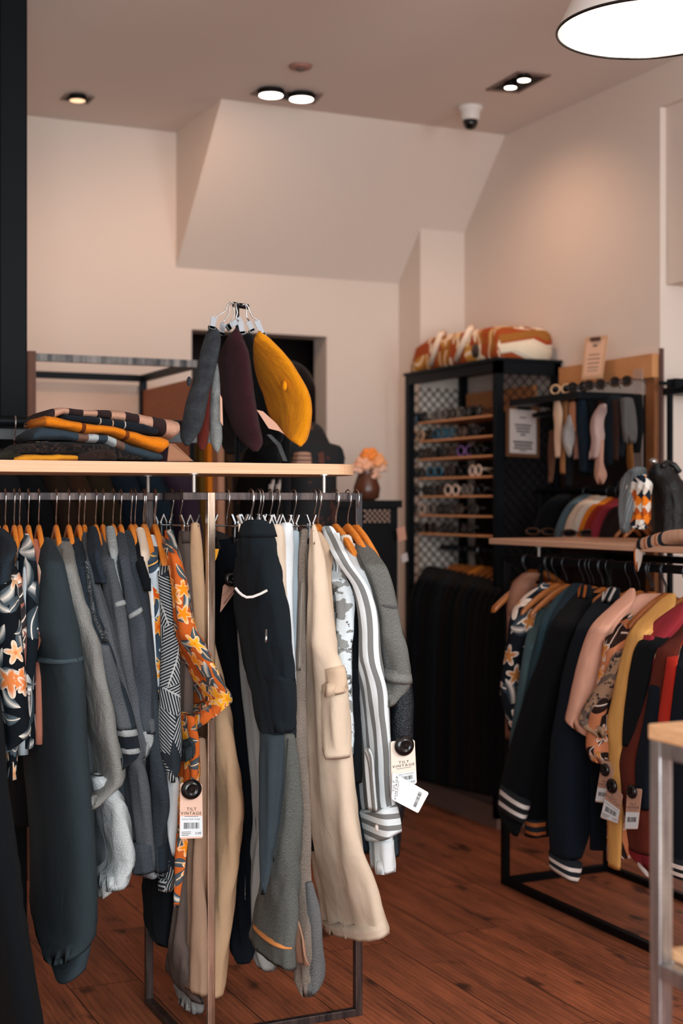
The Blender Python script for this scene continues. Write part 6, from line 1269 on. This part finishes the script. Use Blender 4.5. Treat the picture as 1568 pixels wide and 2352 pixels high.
# ================================================================== PERSON
def skin_mesh(name, pts, edges, radii, mat, parent, root=0, sub=2):
    me = bpy.data.meshes.new(name); o0 = Vector(parent['_o'])
    me.from_pydata([Vector(p)-o0 for p in pts], edges, []); o = bpy.data.objects.new(name, me); COL.objects.link(o)
    sk = o.modifiers.new('skin', 'SKIN'); sv = me.skin_vertices[0] if me.skin_vertices else None
    if sv is None:
        bpy.context.view_layer.update()
        sv = me.skin_vertices[0]
    for i, r in enumerate(radii): sv.data[i].radius = (r if isinstance(r, tuple) else (r, r))
    sv.data[root].use_root = True
    ss = o.modifiers.new('sub', 'SUBSURF'); ss.levels = sub; ss.render_levels = sub
    dg = bpy.context.evaluated_depsgraph_get(); m2 = bpy.data.meshes.new_from_object(o.evaluated_get(dg))
    bpy.data.objects.remove(o); m2.materials.clear(); m2.materials.append(mat); m2.polygons.foreach_set('use_smooth', [True]*len(m2.polygons))
    q = bpy.data.objects.new(name, m2); COL.objects.link(q); q.parent = parent; q['_o'] = list(o0); return q
pc = onV(650, 1000, 4.90); bx, by = pc.x, 4.90
pe = thing('person', 'person with black hair in a dark floral jacket, standing behind the berets', 'person', (bx, by, 0))
ca_, sa_ = math.cos(1.05), math.sin(1.05)
fx, fy = -FW[0]*ca_-RT[0]*sa_, -FW[1]*ca_-RT[1]*sa_; sx, sy = RT[0]*ca_-FW[0]*sa_, RT[1]*ca_-FW[1]*sa_     # facing the camera; s = picture right
def PP(s, f, z): return (bx+sx*s+fx*f, by+sy*s+fy*f, z*1.03)
Hh = 1.76
pts = [PP(0, 0, .95), PP(0, 0, 1.15), PP(0, 0, 1.32), PP(0, 0.0, 1.44), PP(0, .0, 1.50), PP(0, .015, 1.56), PP(0, .02, 1.64), PP(0, .01, 1.70)]
ed = [(i, i+1) for i in range(7)]; rad = [(.16, .12), (.14, .11), (.17, .12), (.10, .08), .055, .065, (.08, .095), (.07, .08)]
for sg in (-1, 1):
    b0 = len(pts)
    pts += [PP(sg*.17, 0, 1.42), PP(sg*.21, .02, 1.16), PP(sg*.19, .14, .98), PP(sg*.17, .20, .95), PP(sg*.165, .24, .94)]; rad += [.055, .042, .032, .024, .03]
    ed += [(3, b0), (b0, b0+1), (b0+1, b0+2), (b0+2, b0+3), (b0+3, b0+4)]
    for k in range(5):
        f0 = len(pts); ds = (k-2)*0.017 if k < 4 else -sg*0.035; L_ = (.07, .08, .075, .06, .045)[k]
        pts += [PP(sg*.165+ds*0.8, .26 if k < 4 else .24, .94), PP(sg*.165+ds, .26+L_*.5 if k < 4 else .265, .932), PP(sg*.165+ds*1.1, .26+L_*.8 if k < 4 else .285, .912)]; rad += [.010, .009, .008]
        ed += [(b0+4, f0), (f0, f0+1), (f0+1, f0+2)]
    l0 = len(pts)
    pts += [PP(sg*.10, 0, .88), PP(sg*.11, .02, .48), PP(sg*.11, -.01, .09), PP(sg*.12, .12, .03)]; rad += [.085, .06, .04, .035]
    ed += [(0, l0), (l0, l0+1), (l0+1, l0+2), (l0+2, l0+3)]
M_skin = solid('skin', C(150, 92, 70), 0.55)
skin_mesh('body', pts, ed, rad, M_skin, pe, 0)
fc = Vector(PP(0, 0.105, 1.63))
M_face = solid('skin_face', C(138, 78, 62), 0.5)
MB().ell(Vector(PP(0, .112, 1.625)), .012, .016, .022, 10).build('nose', M_face, pe, smooth=True)
MB().ell(Vector(PP(0, .10, 1.585)), .024, .01, .008, 10).build('mouth', solid('lips', C(120, 58, 50), 0.5), pe, smooth=True)
for sg in (-1, 1): MB().ell(Vector(PP(sg*.082, .0, 1.63)), .012, .018, .03, 10).build('ear', M_face, pe, smooth=True)
for sg in (-1, 1): MB().ell(Vector(PP(sg*.032, .098, 1.652)), .012, .008, .007, 10).build('eye', solid('eye_dark', C(24, 16, 14), 0.2), pe, smooth=True)
# hair: cap over the skull with a fall at both sides
V = []; Fc = []; nn = 28; hh = 14
for i in range(hh+1):
    a = 0.02+1.95*i/hh
    for k in range(nn):
        w = 2*math.pi*k/nn; s_ = .098*math.sin(min(a, 1.57))*math.cos(w); f_ = .115*math.sin(min(a, 1.57))*math.sin(w)
        z = 1.665+.115*math.cos(min(a, 1.57))-(max(0, a-1.57)*0.32)
        if f_ > 0.055: z = max(z, 1.685+0.0*f_); f_ = min(f_, .105)
        V.append(PP(s_, f_-.012, z))
for i in range(hh):
    for k in range(nn): Fc.append((i*nn+k, (i+1)*nn+k, (i+1)*nn+(k+1) % nn, i*nn+(k+1) % nn))
mk('hair', V, Fc, solid('black_hair', C(12, 11, 13), 0.45), pe)
jp = [PP(0, 0, .84), PP(0, 0, 1.15), PP(0, 0, 1.32), PP(0, 0, 1.47), PP(0, 0, 1.56)]; je = [(0, 1), (1, 2), (2, 3), (3, 4)]; jr = [(.20, .17), (.21, .17), (.23, .18), (.18, .15), (.10, .10)]
for sg in (-1, 1):
    b0 = len(jp); jp += [PP(sg*.15, -.02, 1.47), PP(sg*.22, .0, 1.18), PP(sg*.215, .14, .99)]; jr += [.085, .08, .065]; je += [(3, b0), (b0, b0+1), (b0+1, b0+2)]
jm = floral('jacket_embroidery', C(14, 16, 20), C(120, 60, 36), C(96, 44, 30), C(150, 100, 70), C(60, 60, 56), C(30, 34, 36), 6, 7, 0.5, 0.3, 9)
t_ = NT('dark_jacket'); v_ = t_.obj(); nz_ = t_.noise(v_, 9, 3); t_.color(t_.mix(t_.math('GREATER_THAN', nz_, 0.62), C(15, 17, 21), C(84, 44, 32))); t_.set(Roughness=0.85)
skin_mesh('jacket', jp, je, jr, t_.m, pe, 0)
tp = [PP(0, 0, .98)]; te = []; tr = [(.18, .15)]
for sg in (-1, 1):
    l0 = len(tp); tp += [PP(sg*.10, 0, .86), PP(sg*.11, .02, .48), PP(sg*.11, -.01, .12)]; tr += [.10, .08, .07]; te += [(0, l0), (l0, l0+1), (l0+1, l0+2)]
skin_mesh('trousers', tp, te, tr, solid('person_trousers', C(16, 18, 22), 0.9), pe, 0)
MB().ell(Vector(PP(0.115, .10, 1.33)), .008, .008, .008, 8).build('button', solid('pearl', C(214, 200, 192), 0.25), pe, smooth=True)
# striped top of the person and a dark garment on the slim rail
V, Fc, UV = sheath([(1040, 676, 712), (1070, 668, 720), (1110, 664, 726), (1160, 660, 730), (1220, 660, 730)], 4.66, 'v', b=0.04)
mk('striped_top', V, Fc, stripes('beige_ribs', C(190, 146, 122), C(120, 90, 80), 0.016, 0.6, True), pe, UV)
V, Fc, UV = sheath([(962, 584, 606), (984, 574, 622), (1080, 556, 642), (1100, 548, 650), (1160, 540, 656), (1400, 540, 660)], 4.565, 'v', b=0.05); o = mk('hanging_garment', V, Fc, K_deep, None, UV, origin=V[0]); tag(o, 'black garment with two white sleeve stripes below the board', 'garment')
for x in (618, 634):
    V, Fc, UV = sheath([(1104, x+6, x+12), (1132, x, x+6)], 4.55, 'v', b=0.003, amp=0); mk('sleeve_stripe', V, Fc, WS, o, UV)
